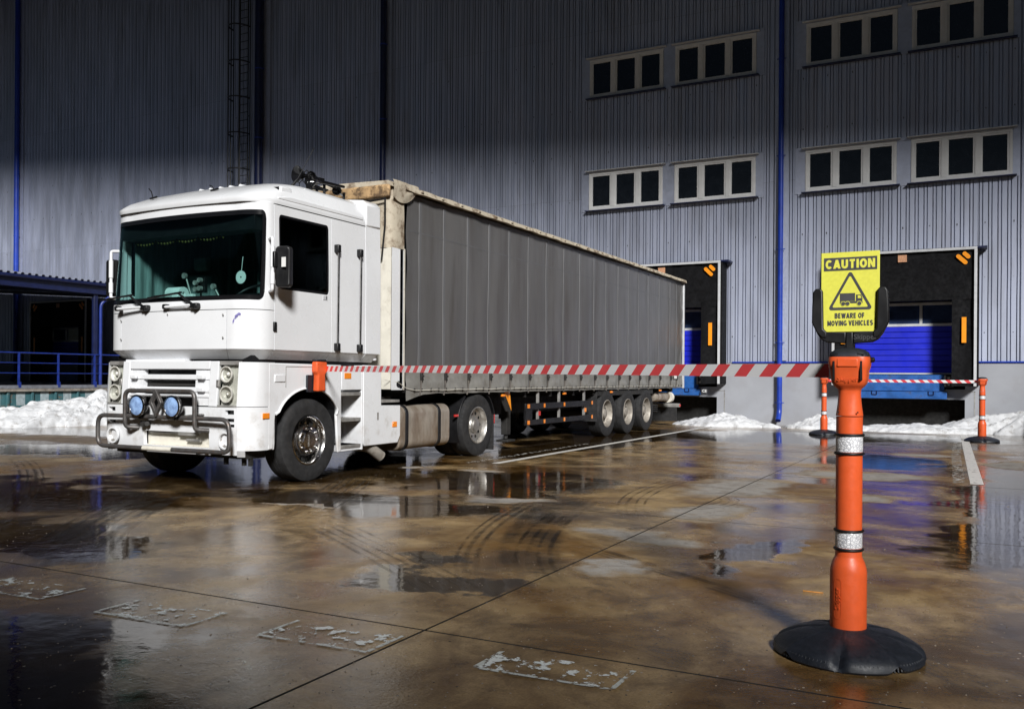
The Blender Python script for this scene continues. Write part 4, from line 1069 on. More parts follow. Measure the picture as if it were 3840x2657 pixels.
# grille: dark core, white bars
mb = MB(); mb.patch(lowS, -.655, .655, .80, 1.43, 10, 4, off=-.09, thick=.02); grl = build(mb, 'grille', 'black_plastic', tr)
def gbar(z0, z1, w=.655, off=.0, th=.07, m='white_paint', nm='grille_bar'):
    mb = MB(); mb.patch(lowS, -w, w, z0, z1, 12, 2, off=off, thick=th); return build(mb, nm, m, grl, .008)
gbar(1.355, 1.452, .655, .012); gbar(1.235, 1.295); gbar(1.09, 1.15); gbar(1.03, 1.062, .655)
for sg in (1, -1):
    for z0, z1 in ((1.296, 1.354), (1.151, 1.234), (.94, 1.089)):
        a, b = (.43, .655) if sg > 0 else (-.655, -.43)
        mb = MB(); mb.patch(lowS, a, b, z0, z1, 3, 2, off=-.012, thick=.06); build(mb, 'grille_end', 'white_paint', grl)
    for z in (1.265, 1.12):
        mb = MB(); x = TX + sg * .56; mb.box(x - .05, x + .05, 7.462, 7.50, z - .022, z + .022); build(mb, 'grille_stud', 'white_paint', grl, .006)
mb = MB(); mb.box(TX - .42, TX + .42, 7.57, 7.60, 1.20, 1.23); mb.box(TX - .42, TX + .42, 7.57, 7.6, 1.16, 1.19); build(mb, 'grille_mesh', 'chassis', grl)
# diamond emblem
def diamond(w, h): return [(0, -h), (w, 0), (0, h), (-w, 0)]
mb = MB(); o_, i_ = diamond(.105, .165), diamond(.055, .095); y0, y1 = 7.33, 7.375
mb.v = [(TX - .02 + q[0], y, .965 + q[1]) for y in (y0, y1) for q in o_ + i_]
for k in range(4):
    n_ = (k + 1) % 4
    mb.f += [(k, n_, n_ + 4, k + 4), (k + 8, k + 12, n_ + 12, n_ + 8), (k, k + 8, n_ + 8, n_), (k + 4, n_ + 4, n_ + 12, k + 12)]; mb.mi += [0] * 4
build(mb, 'diamond_emblem', 'rusty_bar', tr, .006)
# spot lamps
for x in (-.29, .29):
    mb = MB(); mb.lathe([(.118, 7.30), (.128, 7.315), (.122, 7.345), (.095, 7.39), (.05, 7.43), (.02, 7.44)], 28, T(x, 0, .925), 'y'); sp = build(mb, 'spot_lamp', 'black_gloss', tr, smooth=50)
    mb = MB(); mb.lathe([(.129, 7.312), (.131, 7.298), (.112, 7.292), (.112, 7.305)], 28, T(x, 0, .925), 'y', cap=False); build(mb, 'lamp_rim', 'chrome', sp, smooth=40)
    mb = MB(); mb.lathe([(.0, 7.288), (.05, 7.289), (.09, 7.293), (.112, 7.301)], 28, T(x, 0, .925), 'y'); build(mb, 'lens', 'spot_lens', sp, smooth=60)
    mb = MB(); mb.box(TX + x - .018, TX + x + .018, 7.35, 7.42, .77, .82); build(mb, 'lamp_foot', 'chassis', sp)
# bumper
bmp = MB()
def slots(s): return None
bmp.patch(lowS, -.80, .80, .70, .925, 12, 4, thick=.05)
bmp.patch(lowS, -.80, -.40, .40, .6985, 6, 4, thick=.05); bmp.patch(lowS, .66, .80, .40, .6985, 2, 4, thick=.05)
bmp.patch(lowS, -.3995, .6595, .625, .6985, 8, 1, thick=.05); bmp.patch(lowS, -.3995, .6595, .37, .455, 8, 2, thick=.05)
for sg in (1, -1):
    def R_(a, b): return (a, b) if sg > 0 else (-b, -a)
    for z0, z1 in ((.895, .925), (.80, .845), (.735, .760), (.34, .70)):
        a, b = R_(.802, 1.155)
        if z0 < .4: z0 = .38
        bmp.patch(lowS, a, b, z0, z1, 6, 2, thick=.05)
    for (u, v) in ((.802, .90), (1.08, 1.155)):
        a, b = R_(u, v); bmp.patch(lowS, a, b, .7005, .8945, 2, 2, off=-.001, thick=.05)
    a, b = R_(1.157, 1.40); bmp.patch(lowS, a, b, .36, .43, 3, 1, thick=.05)
bumper = build(bmp, 'bumper', 'white_paint', tr, smooth=35)
mb = MB(); mb.patch(lowS, -1.14, 1.14, .70, .90, 12, 2, off=-.07, thick=.02); build(mb, 'bumper_core', 'black_plastic', bumper)
mb = MB(); mb.box(TX - .42, TX + .70, 7.585, 7.605, .42, .66); mb.box(TX - .42, TX + .70, 7.53, 7.58, .44, .46); build(mb, 'recess', 'cream_paint', bumper)
mb = MB(); mb.box(TX - .32, TX + .25, 7.52, 7.56, .60, .63); mb.box(TX + .18, TX + .42, 7.50, 7.58, .585, .62); mb.tube([T(.28, 7.54, .53), T(.5, 7.54, .53)], .018, 8); build(mb, 'recess_bracket', 'galv', bumper)
mb = MB(); mb.prism([(-.62, .84), (0, .785), (.62, .84), (.62, .85), (0, .797), (-.62, .85)], 'y', 7.452, 7.475); mb.v = [(TX + a, b, c) for a, b, c in mb.v]; build(mb, 'bumper_crease', 'galv', bumper)
for sg in (1, -1):
    mb = MB(); mb.lathe([(.085, 7.492), (.09, 7.498), (.065, 7.53), (.03, 7.55), (.0, 7.55)], 20, T(sg * .93, 0, .55), 'y', cap=False); fl = build(mb, 'fog_lamp', 'alloy', bumper, smooth=50)
    mb = MB(); mb.lathe([(.1, 7.478), (.1, 7.50), (.082, 7.50), (.082, 7.478), (.1, 7.478)], 20, T(sg * .93, 0, .55), 'y', cap=False); build(mb, 'fog_ring', 'white_paint', fl)
mb = MB(); mb.tube([T(-.32, 7.50, .71), T(-.32, 7.40, .71)], .035, 12); mb.tube([T(-.32, 7.50, .71), T(-.25, 7.42, .71)], .028, 10); build(mb, 'tow_eye', 'chassis', bumper)
# bull bar
yb = 7.375; rb = .0265
mb = MB(); mb.tube(fillet([T(-.28, yb, .425), T(-1.08, yb + .02, .425), T(-1.08, yb + .02, .795), T(1.08, yb + .02, .795), T(1.10, yb + .02, .425), T(.22, yb, .425)], .12, 6), rb, 14)
bb = build(mb, 'bull_bar', 'rusty_bar', tr, smooth=60)
mb = MB(); mb.tube(fillet([T(-.48, 7.50, .655), T(-.575, yb + .01, .665), T(-.575, yb, .76), T(-.575, yb, 1.10), T(.575, yb, 1.10), T(.575, yb, .76), T(.575, yb + .01, .665), T(.67, 7.50, .655)], .09, 6), rb, 14); build(mb, 'upper_hoop', 'rusty_bar', bb, smooth=60)
mb = MB(); mb.tube([T(-.27, yb + .01, .425), T(.21, yb + .01, .425)], .028, 14); build(mb, 'cream_tube', 'cream_paint', bb, smooth=60)
for x in (-.85, .62):
    mb = MB(); mb.box(TX + x - .02, TX + x + .02, yb, 7.52, .39, .41); build(mb, 'bar_bracket', 'chassis', bb)
# underside
mb = MB(); mb.box(TX - 1.0, TX + 1.0, 7.62, 8.0, .36, .9); mb.box(TX - .45, TX + .45, 7.7, 13.6, .55, .95); mb.box(TX - 1.05, TX + 1.10, 7.65, 7.95, .335, .44)
for x in (.70, .98, 1.08): mb.box(TX + x - .02, TX + x + .02, 7.72, 7.76, .25, .34)
build(mb, 'chassis', 'chassis', tr)
# side lower body: wheel arch, steps, storage
for sg in (1, -1):
    xo = TX + sg * 1.252; xi = TX + sg * 1.215; xa, xb_ = min(xo, xi), max(xo, xi)
    # front lower part up to the arch with arch curve
    arch = [(7.915 + .0, .435), (7.955, .84)]
    th = [radians(a) for a in range(158, 20, -8)]
    top = [(8.55 + .585 * cos(a), .70 + .44 * sin(a)) for a in th]
    out = [(7.84, .435), (7.915, .435), (7.955, .84)] + top + [(9.06, .80), (9.10, .318), (9.165, .318), (9.165, 1.10), (9.165, 1.43), (7.84, 1.435)]
    mb = MB(); mb.prism(out, 'x', xa, xb_); wa = build(mb, 'wheel_arch', 'white_paint', tr, .012)
    lip = [(7.955, .84)] + top + [(9.06, .80)]
    mb = MB(); mb.tube([(xo + sg * .004, a, b) for a, b in lip], .014, 6); build(mb, 'arch_lip', 'white_paint', wa, smooth=60)
    mb = MB(); mb.prism([(8.0, .5)] + [(8.55 + .57 * cos(a), .70 + .425 * sin(a)) for a in th] + [(9.05, .5), (9.08, .5), (9.08, 1.20), (7.97, 1.20), (7.97, .5)], 'x', xi - sg * .65 if sg > 0 else xi + .003, xi - .003 if sg > 0 else xi + .65); build(mb, 'arch_liner', 'black_plastic', wa)
    mb = MB(); mb.box(xo - .002 if sg > 0 else xo - .012, xo + .012 if sg > 0 else xo + .002, 7.93, 8.105, 1.215, 1.30); build(mb, 'lower_handle', 'white_paint', wa, .01)
    mb = MB(); mb.box(xo - .001 if sg > 0 else xo - .010, xo + .010 if sg > 0 else xo + .001, 7.74, 7.85, .795, .86); build(mb, 'side_reflector', 'amber', wa, .005)
    mb = MB(); mb.box(xo - .002 if sg > 0 else xo - .005, xo + .005 if sg > 0 else xo + .002, 8.13, 9.0, 1.395, 1.40); mb.box(xo - .002 if sg > 0 else xo - .005, xo + .005 if sg > 0 else xo + .002, 8.12, 8.126, 1.15, 1.40); build(mb, 'hatch_seam', 'galv', wa)
    # step well
    x_in = TX + sg * .93; a_, b_ = min(x_in, xo), max(x_in, xo)
    mb = MB(); mb.box(min(x_in, x_in - sg * .03), max(x_in, x_in - sg * .03), 9.166, 9.62, .32, 1.44); mb.box(a_, b_, 9.59, 9.62, .32, 1.43); mb.box(a_ + (.02 if sg < 0 else 0), b_ - (.02 if sg > 0 else 0), 9.166, 9.59, .32, .40)
    sw = build(mb, 'step_well', 'white_paint', tr, .006)
    mb = MB(); mb.box(min(xo, xi) , max(xo, xi), 9.17, 9.59, 1.11, 1.40); build(mb, 'step_panel', 'white_paint', sw, .006)
    for z in (1.08, .745, .40):
        mb = MB(); mb.box(min(xo - sg * .01, x_in), max(xo - sg * .01, x_in), 9.172, 9.588, z - .045, z); build(mb, 'step', 'galv', sw, .004)
    mb = MB(); mb.box(min(xo, xo + sg * .006), max(xo, xo + sg * .006), 9.22, 9.36, 1.255, 1.33); build(mb, 'side_reflector', 'amber', sw, .004)
    mb = MB(); mb.box(x_in - .012, x_in + .03 * sg + .0, 9.30, 9.335, .41, 1.03) if sg > 0 else mb.box(x_in - .03, x_in + .012, 9.30, 9.335, .41, 1.03); build(mb, 'well_strut', 'black_plastic', sw)
    for z in (.93, .60):
        mb = MB(); mb.box(min(x_in, x_in + sg * .05), max(x_in, x_in + sg * .05), 9.22, 9.26, z - .025, z + .025); build(mb, 'well_lamp', 'amber', sw)
    # rear side locker
    lock = [(9.625, .40), (9.66, .36), (10.42, .36), (10.485, .46), (10.485, .885), (10.03, .895), (10.02, 1.435), (9.625, 1.435)]
    mb = MB(); mb.prism(lock, 'x', xa, xb_); lk = build(mb, 'side_locker', 'white_paint', tr, .01)
    mb = MB(); mb.box(TX + sg * .75 if sg > 0 else xi + .002, xi - .002 if sg > 0 else TX - .75, 9.64, 10.45, .40, .87); build(mb, 'locker_body', 'chassis', lk)
    mb = MB(); mb.box(min(xo, xo + sg * .004), max(xo, xo + sg * .004), 9.93, 9.965, .70, .80); build(mb, 'locker_latch', 'galv', lk)
    mb = MB(); mb.box(min(xo, xo + sg * .008), max(xo, xo + sg * .008), 10.285, 10.395, .585, .66); build(mb, 'side_reflector', 'amber', lk, .004)
    mb = MB(); mb.box(min(xo - sg * .3, xo), max(xo - sg * .3, xo), 10.06, 10.46, .93, .965); build(mb, 'locker_step', 'galv', lk)
    # fuel tank
    prof = rrect(.62, 1.225, .235, .875, .13, 5)
    mb = MB(); mb.prism([(sg * a, b) for a, b in prof], 'y', 10.51, 11.87); mb.v = [(TX + a, b, c) for a, b, c in mb.v]; tk = build(mb, 'fuel_tank', 'tank', tr, .03, seg=3)
    for yy in (10.68, 11.55):
        mb = MB(); p2 = rrect(.607, 1.238, .222, .888, .14, 5); mb.prism([(sg * a, b) for a, b in p2], 'y', yy - .035, yy + .035); mb.v = [(TX + a, b, c) for a, b, c in mb.v]; build(mb, 'tank_strap', 'black_plastic', tk, .004)
mb = MB(); mb.tube(fillet([T(1.02, 9.70, .36), T(1.14, 9.88, .345), T(1.20, 10.10, .19)], .1, 5), [.075] * 8, 14); build(mb, 'exhaust_pipe', 'rusty_rim', tr, smooth=50)
mb = MB(); mb.box(TX - .2, TX + 1.0, 10.15, 10.6, .97, 1.0); mb.tube([T(.5, 10.1, 1.6), T(.7, 10.4, 1.2), T(.6, 10.6, 1.3)], .02, 6); build(mb, 'catwalk', 'chassis', tr)
mb = MB(); mb.lathe([(.10, 1.02), (.5, 1.02), (.55, 1.08), (.5, 1.12), (.1, 1.12)], 20, (TX, 12.6, 0)); build(mb, 'coupling_plate', 'chassis', tr)
# -- wheels
def tyre_profile(R, w, rr):
    return [(rr, -w * .42), (rr + .02, -w * .47), (R * .80, -w * .5), (R * .93, -w * .49), (R * .985, -w * .44), (R, -w * .36), (R, -w * .12), (R - .012, -w * .11), (R - .012, -w * .09), (R, -w * .08),
            (R, w * .08), (R - .012, w * .09), (R - .012, w * .11), (R, w * .12), (R, w * .36), (R * .985, w * .44), (R * .93, w * .49), (R * .80, w * .5), (rr + .02, w * .47), (rr, w * .42)]
def make_wheel_meshes():
    M = {}
    mb = MB(); mb.lathe(tyre_profile(.505, .31, .295), 56, ax='x', cap=False); mb.lathe([(.295, -.12), (.295, .12)], 32, ax='x', cap=False); M['tyre'] = mb.mesh('wheel', ['rubber'], 30)
    mb = MB(); mb.lathe([(.297, .13), (.305, .145), (.29, .15), (.272, .13), (.262, .09), (.25, .02), (.235, -.05)], 40, ax='x', cap=False)
    M['rim'] = mb.mesh('rim', ['chrome'], 40)
    # steered front: dished disc standing out in the middle, nuts around
    mb = MB(); mb.lathe([(.25, .02), (.20, .045), (.185, .12), (.17, .142), (.115, .147), (.105, .155), (.0, .158)], 40, ax='x', cap=False); M['front_disc'] = mb.mesh('hub_cap', ['chrome'], 25)
    # driven rear: flat alloy disc, deep, with hub
    mb = MB(); mb.lathe([(.262, .07), (.235, .06), (.14, .055), (.125, .085), (.105, .09), (.095, .12), (.0, .125)], 40, ax='x', cap=False); M['rear_disc'] = mb.mesh('hub_cap', ['alloy'], 25)
    mb = MB(); mb.lathe([(.262, .04), (.215, -.02), (.16, -.03), (.15, .03), (.11, .05), (.10, .10), (.055, .115), (.0, .115)], 36, ax='x', cap=False); M['trailer_disc'] = mb.mesh('hub', ['rusty_rim'], 25)
    mb = MB(); mb.lathe([(.297, .13), (.305, .145), (.29, .15), (.274, .12), (.262, .04)], 40, ax='x', cap=False); M['rim_alloy'] = mb.mesh('rim', ['alloy'], 40)
    mb = MB(); mb.lathe([(.297, .13), (.305, .145), (.29, .15), (.274, .12), (.262, .04)], 40, ax='x', cap=False); M['rim_rust'] = mb.mesh('rim', ['rusty_rim'], 40)
    mb = MB(); mb.lathe([(.020, 0), (.020, .012), (.014, .028), (.0, .032)], 10, ax='x'); M['nut'] = mb.mesh('wheel_nut', ['chrome'], 40)
    mb = MB(); mb.lathe([(.022, -.004), (.022, .055), (.012, .06), (.012, .085)], 6, ax='x'); M['bolt'] = mb.mesh('wheel_nut', ['chassis'])
    mb = MB(); mb.lathe([(.026, 0), (.026, .004)], 14, ax='x'); M['hole'] = mb.mesh('hand_hole', ['pit_black'])
    mb = MB(); mb.lathe([(.036, -.002), (.036, .003)], 14, ax='x'); M['bighole'] = mb.mesh('hand_hole', ['pit_black'])
    return M
WM = make_wheel_meshes()
def wheel(parent, loc, sg, kind):
    rz = 0 if sg > 0 else pi
    w = link('wheel', WM['tyre'], parent, loc, (random.random() * 6, 0, rz) if False else (0, 0, rz))
    def part(nm, me, x, y, z, rot=(0, 0, 0)):
        o = bpy.data.objects.new(nm, me); COL.objects.link(o); o.parent = w; o.location = (x, y, z); o.rotation_euler = rot; return o
    part('rim', WM['rim' if kind == 'front' else ('rim_alloy' if kind == 'rear' else 'rim_rust')], 0, 0, 0)
    part('hub', WM[{'front': 'front_disc', 'rear': 'rear_disc', 'trailer': 'trailer_disc'}[kind]], 0, 0, 0)
    for k in range(10):
        a = 2 * pi * k / 10
        if kind == 'front':
            part('wheel_nut', WM['nut'], .142, .148 * cos(a), .148 * sin(a))
            part('hand_hole', WM['bighole'], .05, .235 * cos(a + .3), .235 * sin(a + .3), (0, 0, 0))
        elif kind == 'rear': part('hand_hole', WM['hole'], .0605, .195 * cos(a), .195 * sin(a))
        else: part('wheel_nut', WM['bolt'], -.03, .178 * cos(a), .178 * sin(a))
    return w
fw = None
for sg in (1, -1): wheel(tr, T(sg * 1.065, 8.60, .503), sg, 'front')
for sg in (1, -1): wheel(tr, T(sg * 1.07, 12.76, .503), sg, 'rear'); wheel(tr, T(sg * .73, 12.76, .503), sg, 'rear')
place_text('RENAULT', .034, 'galv', tr, T(1.225 + .0, 8.575, .50), (pi / 2, -pi / 2 + .0, pi / 2), depth=.001, sx=1.0)
# rear mudguards
for sg in (1, -1):
    xo = TX + sg * 1.20; xi = TX + sg * .60
    mb = MB()
    def mg(a0, a1, R0, n=8):
        pts = [(12.76 + R0 * cos(radians(a0 + (a1 - a0) * i / n)), .50 + R0 * sin(radians(a0 + (a1 - a0) * i / n))) for i in range(n + 1)]
        pin = [(12.76 + (R0 - .02) * cos(radians(a0 + (a1 - a0) * i / n)), .50 + (R0 - .02) * sin(radians(a0 + (a1 - a0) * i / n))) for i in range(n + 1)]
        mb.prism(pts + pin[::-1], 'x', min(xo, xi), max(xo, xi))
    mg(52, 15, .62); build(mb, 'mudguard', 'black_plastic', tr, .006)
    mb = MB(); mg(205, 128, .62)
    mud = build(mb, 'mudguard', 'black_plastic', tr, .006)
    mb = MB(); mb.box(min(xo - sg * .02, xi), max(xo - sg * .02, xi), 13.34, 13.36, .06, .70); build(mb, 'mud_flap', 'rubber', mud)
    mb = MB(); mb.box(min(xo, xo + sg * .02), max(xo, xo + sg * .02), 12.02, 12.13, .665, .70); build(mb, 'side_marker', 'red_lens', mud)
    mb = MB(); mb.box(TX + sg * .85 - .12, TX + sg * .85 + .30 * sg, 13.40, 13.46, .50, .66) if sg > 0 else mb.box(TX - 1.15, TX - .73, 13.40, 13.46, .5, .66); build(mb, 'tail_lamp', 'red_lens', tr, .01)

# ================================================================== SEMI TRAILER
tl = empty('semi_trailer', (TX, 17.4, 0), 'long curtain-sided trailer with dirty grey tarpaulin backed up to the dock', 'trailer')
Y0, Y1 = 10.62, 24.12; XS = TX + 1.25
STR = [11.00, 11.67, 12.37, 13.09, 13.81, 14.56, 15.33, 16.12, 16.91, 17.68, 18.38, 19.12, 19.80, 20.50, 21.2, 22.05, 22.95]
def csurf(y, z, bot=1.42, top=3.90):
    u = (z - bot) / (top - bot)
    k = min(range(len(STR)), key=lambda i: abs(STR[i] - y))
    d = abs(y - STR[k])
    b = .006 * (1 - math.exp(-(d / .14) ** 2)) * sin(pi * min(1, max(0, u))) ** .5
    b += .010 * noise.noise(Vector((y * 1.1, z * .8, 3))) + .006 * noise.noise(Vector((y * 4, z * 1.1, 9)))
    # creases at the front end
    if y < 11.1: b += .012 * sin((z * 7 + (y - 10.6) * 5)) * (11.1 - y) / .5
    if y > 23.4: b += .012 * sin((z * 8 - (y - 23.4) * 6)) * (y - 23.4) / .7
    return b
mb = MB(); ny, nz = 270, 34
for j in range(nz + 1):
    z = 1.40 + (3.905 - 1.40) * j / nz
    for i in range(ny + 1):
        y = Y0 + .02 + (Y1 - .05 - Y0 - .02) * i / ny; mb.v.append((XS - .03 + csurf(y, z), y, z))
for j in range(nz):
    for i in range(ny): a = j * (ny + 1) + i; mb.f.append((a, a + 1, a + ny + 2, a + ny + 1)); mb.mi.append(0)
cur = build(mb, 'side_curtain', 'curtain_pvc', tl, smooth=80)
for y in STR + [23.5]:
    mb = MB(); w_ = .028; n_ = 24
    for j in range(n_ + 1):
        z = 1.41 + (3.86 - 1.41) * j / n_; x = XS - .03 + csurf(y, z) + .006
        mb.v += [(x, y - w_, z), (x, y + w_, z), (x - .006, y - w_ - .004, z), (x - .006, y + w_ + .004, z)]
    for j in range(n_):
        a = 4 * j; mb.f += [(a, a + 1, a + 5, a + 4), (a, a + 4, a + 6, a + 2), (a + 1, a + 3, a + 7, a + 5)]; mb.mi += [0] * 3
    build(mb, 'curtain_strip', 'curtain_strip', cur)
# horizontal weld line
mb = MB(); mb.v = []
for i in range(181):
    y = Y0 + .1 + (Y1 - Y0 - .2) * i / 180; x = XS - .03 + csurf(y, 3.38) + .004
    mb.v += [(x, y, 3.372), (x, y, 3.392)]
for i in range(180): mb.f.append((2 * i, 2 * i + 2, 2 * i + 3, 2 * i + 1)); mb.mi.append(0)
build(mb, 'weld_seam', 'curtain_strip', cur)
# skirt below, billowing between straps
def ssurf(y, z):
    k = 0
    for a, b in zip([Y0] + STR + [23.5, Y1], STR + [23.5, Y1, Y1 + 1]):
        if a <= y <= b: k = (y - a) / (b - a); break
    b = .030 * sin(pi * k) * (.5 + .5 * sin((z - 1.03) * 16)) + .018 * noise.noise(Vector((y * 2.6, z * 7, 1)))
    return b
mb = MB(); ny, nz = 300, 8
for j in range(nz + 1):
    for i in range(ny + 1):
        y = Y0 + .02 + (Y1 - .08 - Y0) * i / ny; zb = 1.035 - (.10 * max(0, 1 - (y - Y0) / .5)) + .012 * noise.noise(Vector((y * 3, 0, 0)))
        z = zb + (1.415 - zb) * j / nz; mb.v.append((XS - .022 + ssurf(y, z), y, z))
for j in range(nz):
    for i in range(ny): a = j * (ny + 1) + i; mb.f.append((a, a + 1, a + ny + 2, a + ny + 1)); mb.mi.append(0)
sk = build(mb, 'skirt', 'skirt_pvc', tl, smooth=80)
for y in STR + [23.45]:
    mb = MB(); mb.tube([(XS - .004, y, 1.41), (XS + .012, y - .006, 1.25), (XS + .002, y + .004, 1.12), (XS - .02, y, 1.01)], .014, 6)
    stp = build(mb, 'strap', 'strap_web', sk)
    mb = MB(); mb.box(XS + .004, XS + .034, y - .024, y + .022, 1.24, 1.36); mb.box(XS + .012, XS + .044, y - .014, y + .034, 1.28, 1.31); build(mb, 'buckle', 'chassis', stp, .004)
ey = MB(); y = Y0 + .2
eym = MB(); eym.lathe([(.020, 0), (.026, .006), (.020, .010), (.012, .004), (.012, -.002), (0, -.002)], 12, ax='x', cap=False); eyme = eym.mesh('eyelet', ['chassis'], 40)
while y < 23.9:
    link('eyelet', eyme, sk, (XS - .018 + ssurf(y, 1.10) + .002, y, 1.095)); y += .225
mb = MB(); mb.tube([(XS - .02, 10.13, 1.24), (XS + .01, 10.4, 1.21), (XS + .012, 10.62, 1.12)] + [(XS - .01 + ssurf(yy, 1.10) + .012, yy, 1.093 + .004 * sin(yy * 9)) for yy in [10.8 + .2 * k for k in range(65)]], .005, 5); build(mb, 'seal_cord', 'cream_paint', tl)
# front headboard: white lower panel, beige tarpaulin above, folded corner
mb = MB(); mb.box(TX - 1.23, TX + 1.23, 10.55, 10.61, 1.10, 3.1); build(mb, 'headboard', 'cream_paint', tl)
for sg in (1, -1):
    mb = MB(); mb.box(*sorted((TX + sg * 1.05, TX + sg * 1.255)), 10.44, 10.545, 1.105, 3.09); fp = build(mb, 'front_post', 'white_paint', tl, .012)
    mb = MB(); mb.box(*sorted((XS - .0 if sg > 0 else TX - 1.25, (XS + .005) if sg > 0 else TX - 1.255)), 10.26, 10.52, 1.10, 3.08); build(mb, 'post_side', 'white_paint', fp)
    for k in range(6):
        mb = MB(); x = TX + sg * 1.256; mb.lathe([(.012, 0), (.012, .006 * sg)], 8, (x, 10.49, 1.3 + .3 * k), 'x'); build(mb, 'rivet', 'chassis', fp)
    mb = MB(); mb.lathe([(.045, 0), (.045, .006 * sg)], 16, (TX + sg * 1.256, 10.42, 1.18), 'x'); build(mb, 'post_hole', 'black_plastic', fp)
mb = MB(); mb.box(TX - 1.24, TX + 1.24, 10.25, 10.262, 1.11, 3.08); build(mb, 'front_skin', 'cream_paint', tl)
# upper beige tarpaulin: wraps front and corner
mb = MB(); cols = []
path = [(-1.262, 10.62), (-1.262, 10.36), (-1.2, 10.24), (1.2, 10.24), (1.262, 10.36), (1.262, 10.54)]
path = [tuple(q[:2]) for q in fillet([(a, b, 0) for a, b in path], .08, 4)]
nz = 10
for (x, y) in path:
    for j in range(nz + 1):
        z = 3.08 + (3.93 - 3.08) * j / nz; w_ = .008 * noise.noise(Vector((x * 3, y * 3, z * 5))); mb.v.append((TX + x * (1 + w_ * .5), y - .02 * (j / nz) + w_, z))
for i in range(len(path) - 1):
    for j in range(nz): a = i * (nz + 1) + j; mb.f.append((a, a + nz + 1, a + nz + 2, a + 1)); mb.mi.append(0)
build(mb, 'front_tarpaulin', 'tarp_beige', tl, smooth=70)
# roof tarpaulin and rusty cant rail with flap
mb = MB(); ny = 60
for i in range(ny + 1):
    y = 10.2 + (Y1 - 10.2) * i / ny
    sag = .015 * sin(i * 1.9)
    for (x, z) in ((-1.27, 3.92), (-1.22, 4.0), (-.6, 4.02 + sag), (0, 4.03 + sag), (.6, 4.02 + sag), (1.22, 4.0), (1.27, 3.92)): mb.v.append((TX + x, y, z + .008 * noise.noise(Vector((x, y * 2, 2)))))
for i in range(ny):
    for k in range(6): a = i * 7 + k; mb.f.append((a, a + 1, a + 8, a + 7)); mb.mi.append(0)
mb.f.append(tuple(range(7))); mb.mi.append(0)
build(mb, 'roof_tarpaulin', 'tarp_beige', tl, smooth=50)
mb = MB()
for i in range(141):
    y = 10.5 + (Y1 - 10.5) * i / 140; d = .012 * noise.noise(Vector((y * 3, 1, 1)))
    zb = 3.915 + .008 * sin(y * 9.2) * sin(y * 3.1)
    mb.v += [(TX + 1.235, y, 4.01 + d), (TX + 1.31 + d * .5, y, 3.975 + d), (TX + 1.325 + d * .5, y, zb), (TX + 1.255, y, zb)]
for i in range(140):
    for k in range(3): a = i * 4 + k; mb.f.append((a, a + 1, a + 5, a + 4)); mb.mi.append(0)
cr = build(mb, 'cant_rail', 'tarp_beige', tl, smooth=60)
for i in range(24):
    y = 10.9 + .56 * i; mb = MB(); mb.box(TX + 1.305, TX + 1.336, y - .03, y + .03, 3.94, 3.972); build(mb, 'rail_clip', 'tarp_beige', cr, .006)
# corner flap draped over the front edge
mb = MB(); pts = []
n_, m_ = 14, 8
for i in range(n_ + 1):
    u = i / n_; y = 10.22 + .62 * u
    for j in range(m_ + 1):
        v = j / m_; drop = .30 * sin(pi * min(1, .25 + u * .72)) ** .7
        mb.v.append((TX + 1.285 + .018 * sin(v * 3) + .012 * noise.noise(Vector((y * 6, v * 3, 0))), y, 4.02 - v * drop + .01 * noise.noise(Vector((y * 7, v * 5, 4)))))
for i in range(n_):
    for j in range(m_): a = i * (m_ + 1) + j; mb.f.append((a, a + m_ + 1, a + m_ + 2, a + 1)); mb.mi.append(0)
build(mb, 'corner_flap', 'tarp_beige', tl, smooth=70)
mb = MB(); mb.box(TX - 1.22, TX + 1.25, 10.17, 10.235, 3.77, 3.95); build(mb, 'front_roll', 'tarp_rust', tl, .03)
mb = MB(); mb.tube([T(.2, 10.15, 3.66), T(.6, 10.15, 3.70), T(.9, 10.15, 3.72), T(1.19, 10.16, 3.74)], .014, 8); mb.tube([T(1.19, 10.17, 3.76), T(1.17, 10.2, 3.4), T(1.10, 10.22, 2.9)], .013, 8)
build(mb, 'tension_strap', 'black_plastic', tl)
# back frame and far side
mb = MB(); mb.box(XS - .03, XS + .012, Y1 - .06, Y1 + .03, 1.02, 3.90); build(mb, 'rear_post', 'alu_white', tl, .006)
mb = MB(); mb.box(TX - 1.25, TX - 1.22, Y0, Y1, 1.05, 3.95); build(mb, 'far_curtain', 'curtain_pvc', tl)
mb = MB(); mb.box(TX - 1.22, TX + 1.2, Y1 - .05, Y1, 1.05, 3.95); build(mb, 'rear_door', 'cream_paint', tl)
mb = MB(); mb.box(TX - 1.22, TX + 1.20, Y0, Y1 - .06, 1.06, 1.17); build(mb, 'floor', 'chassis', tl)
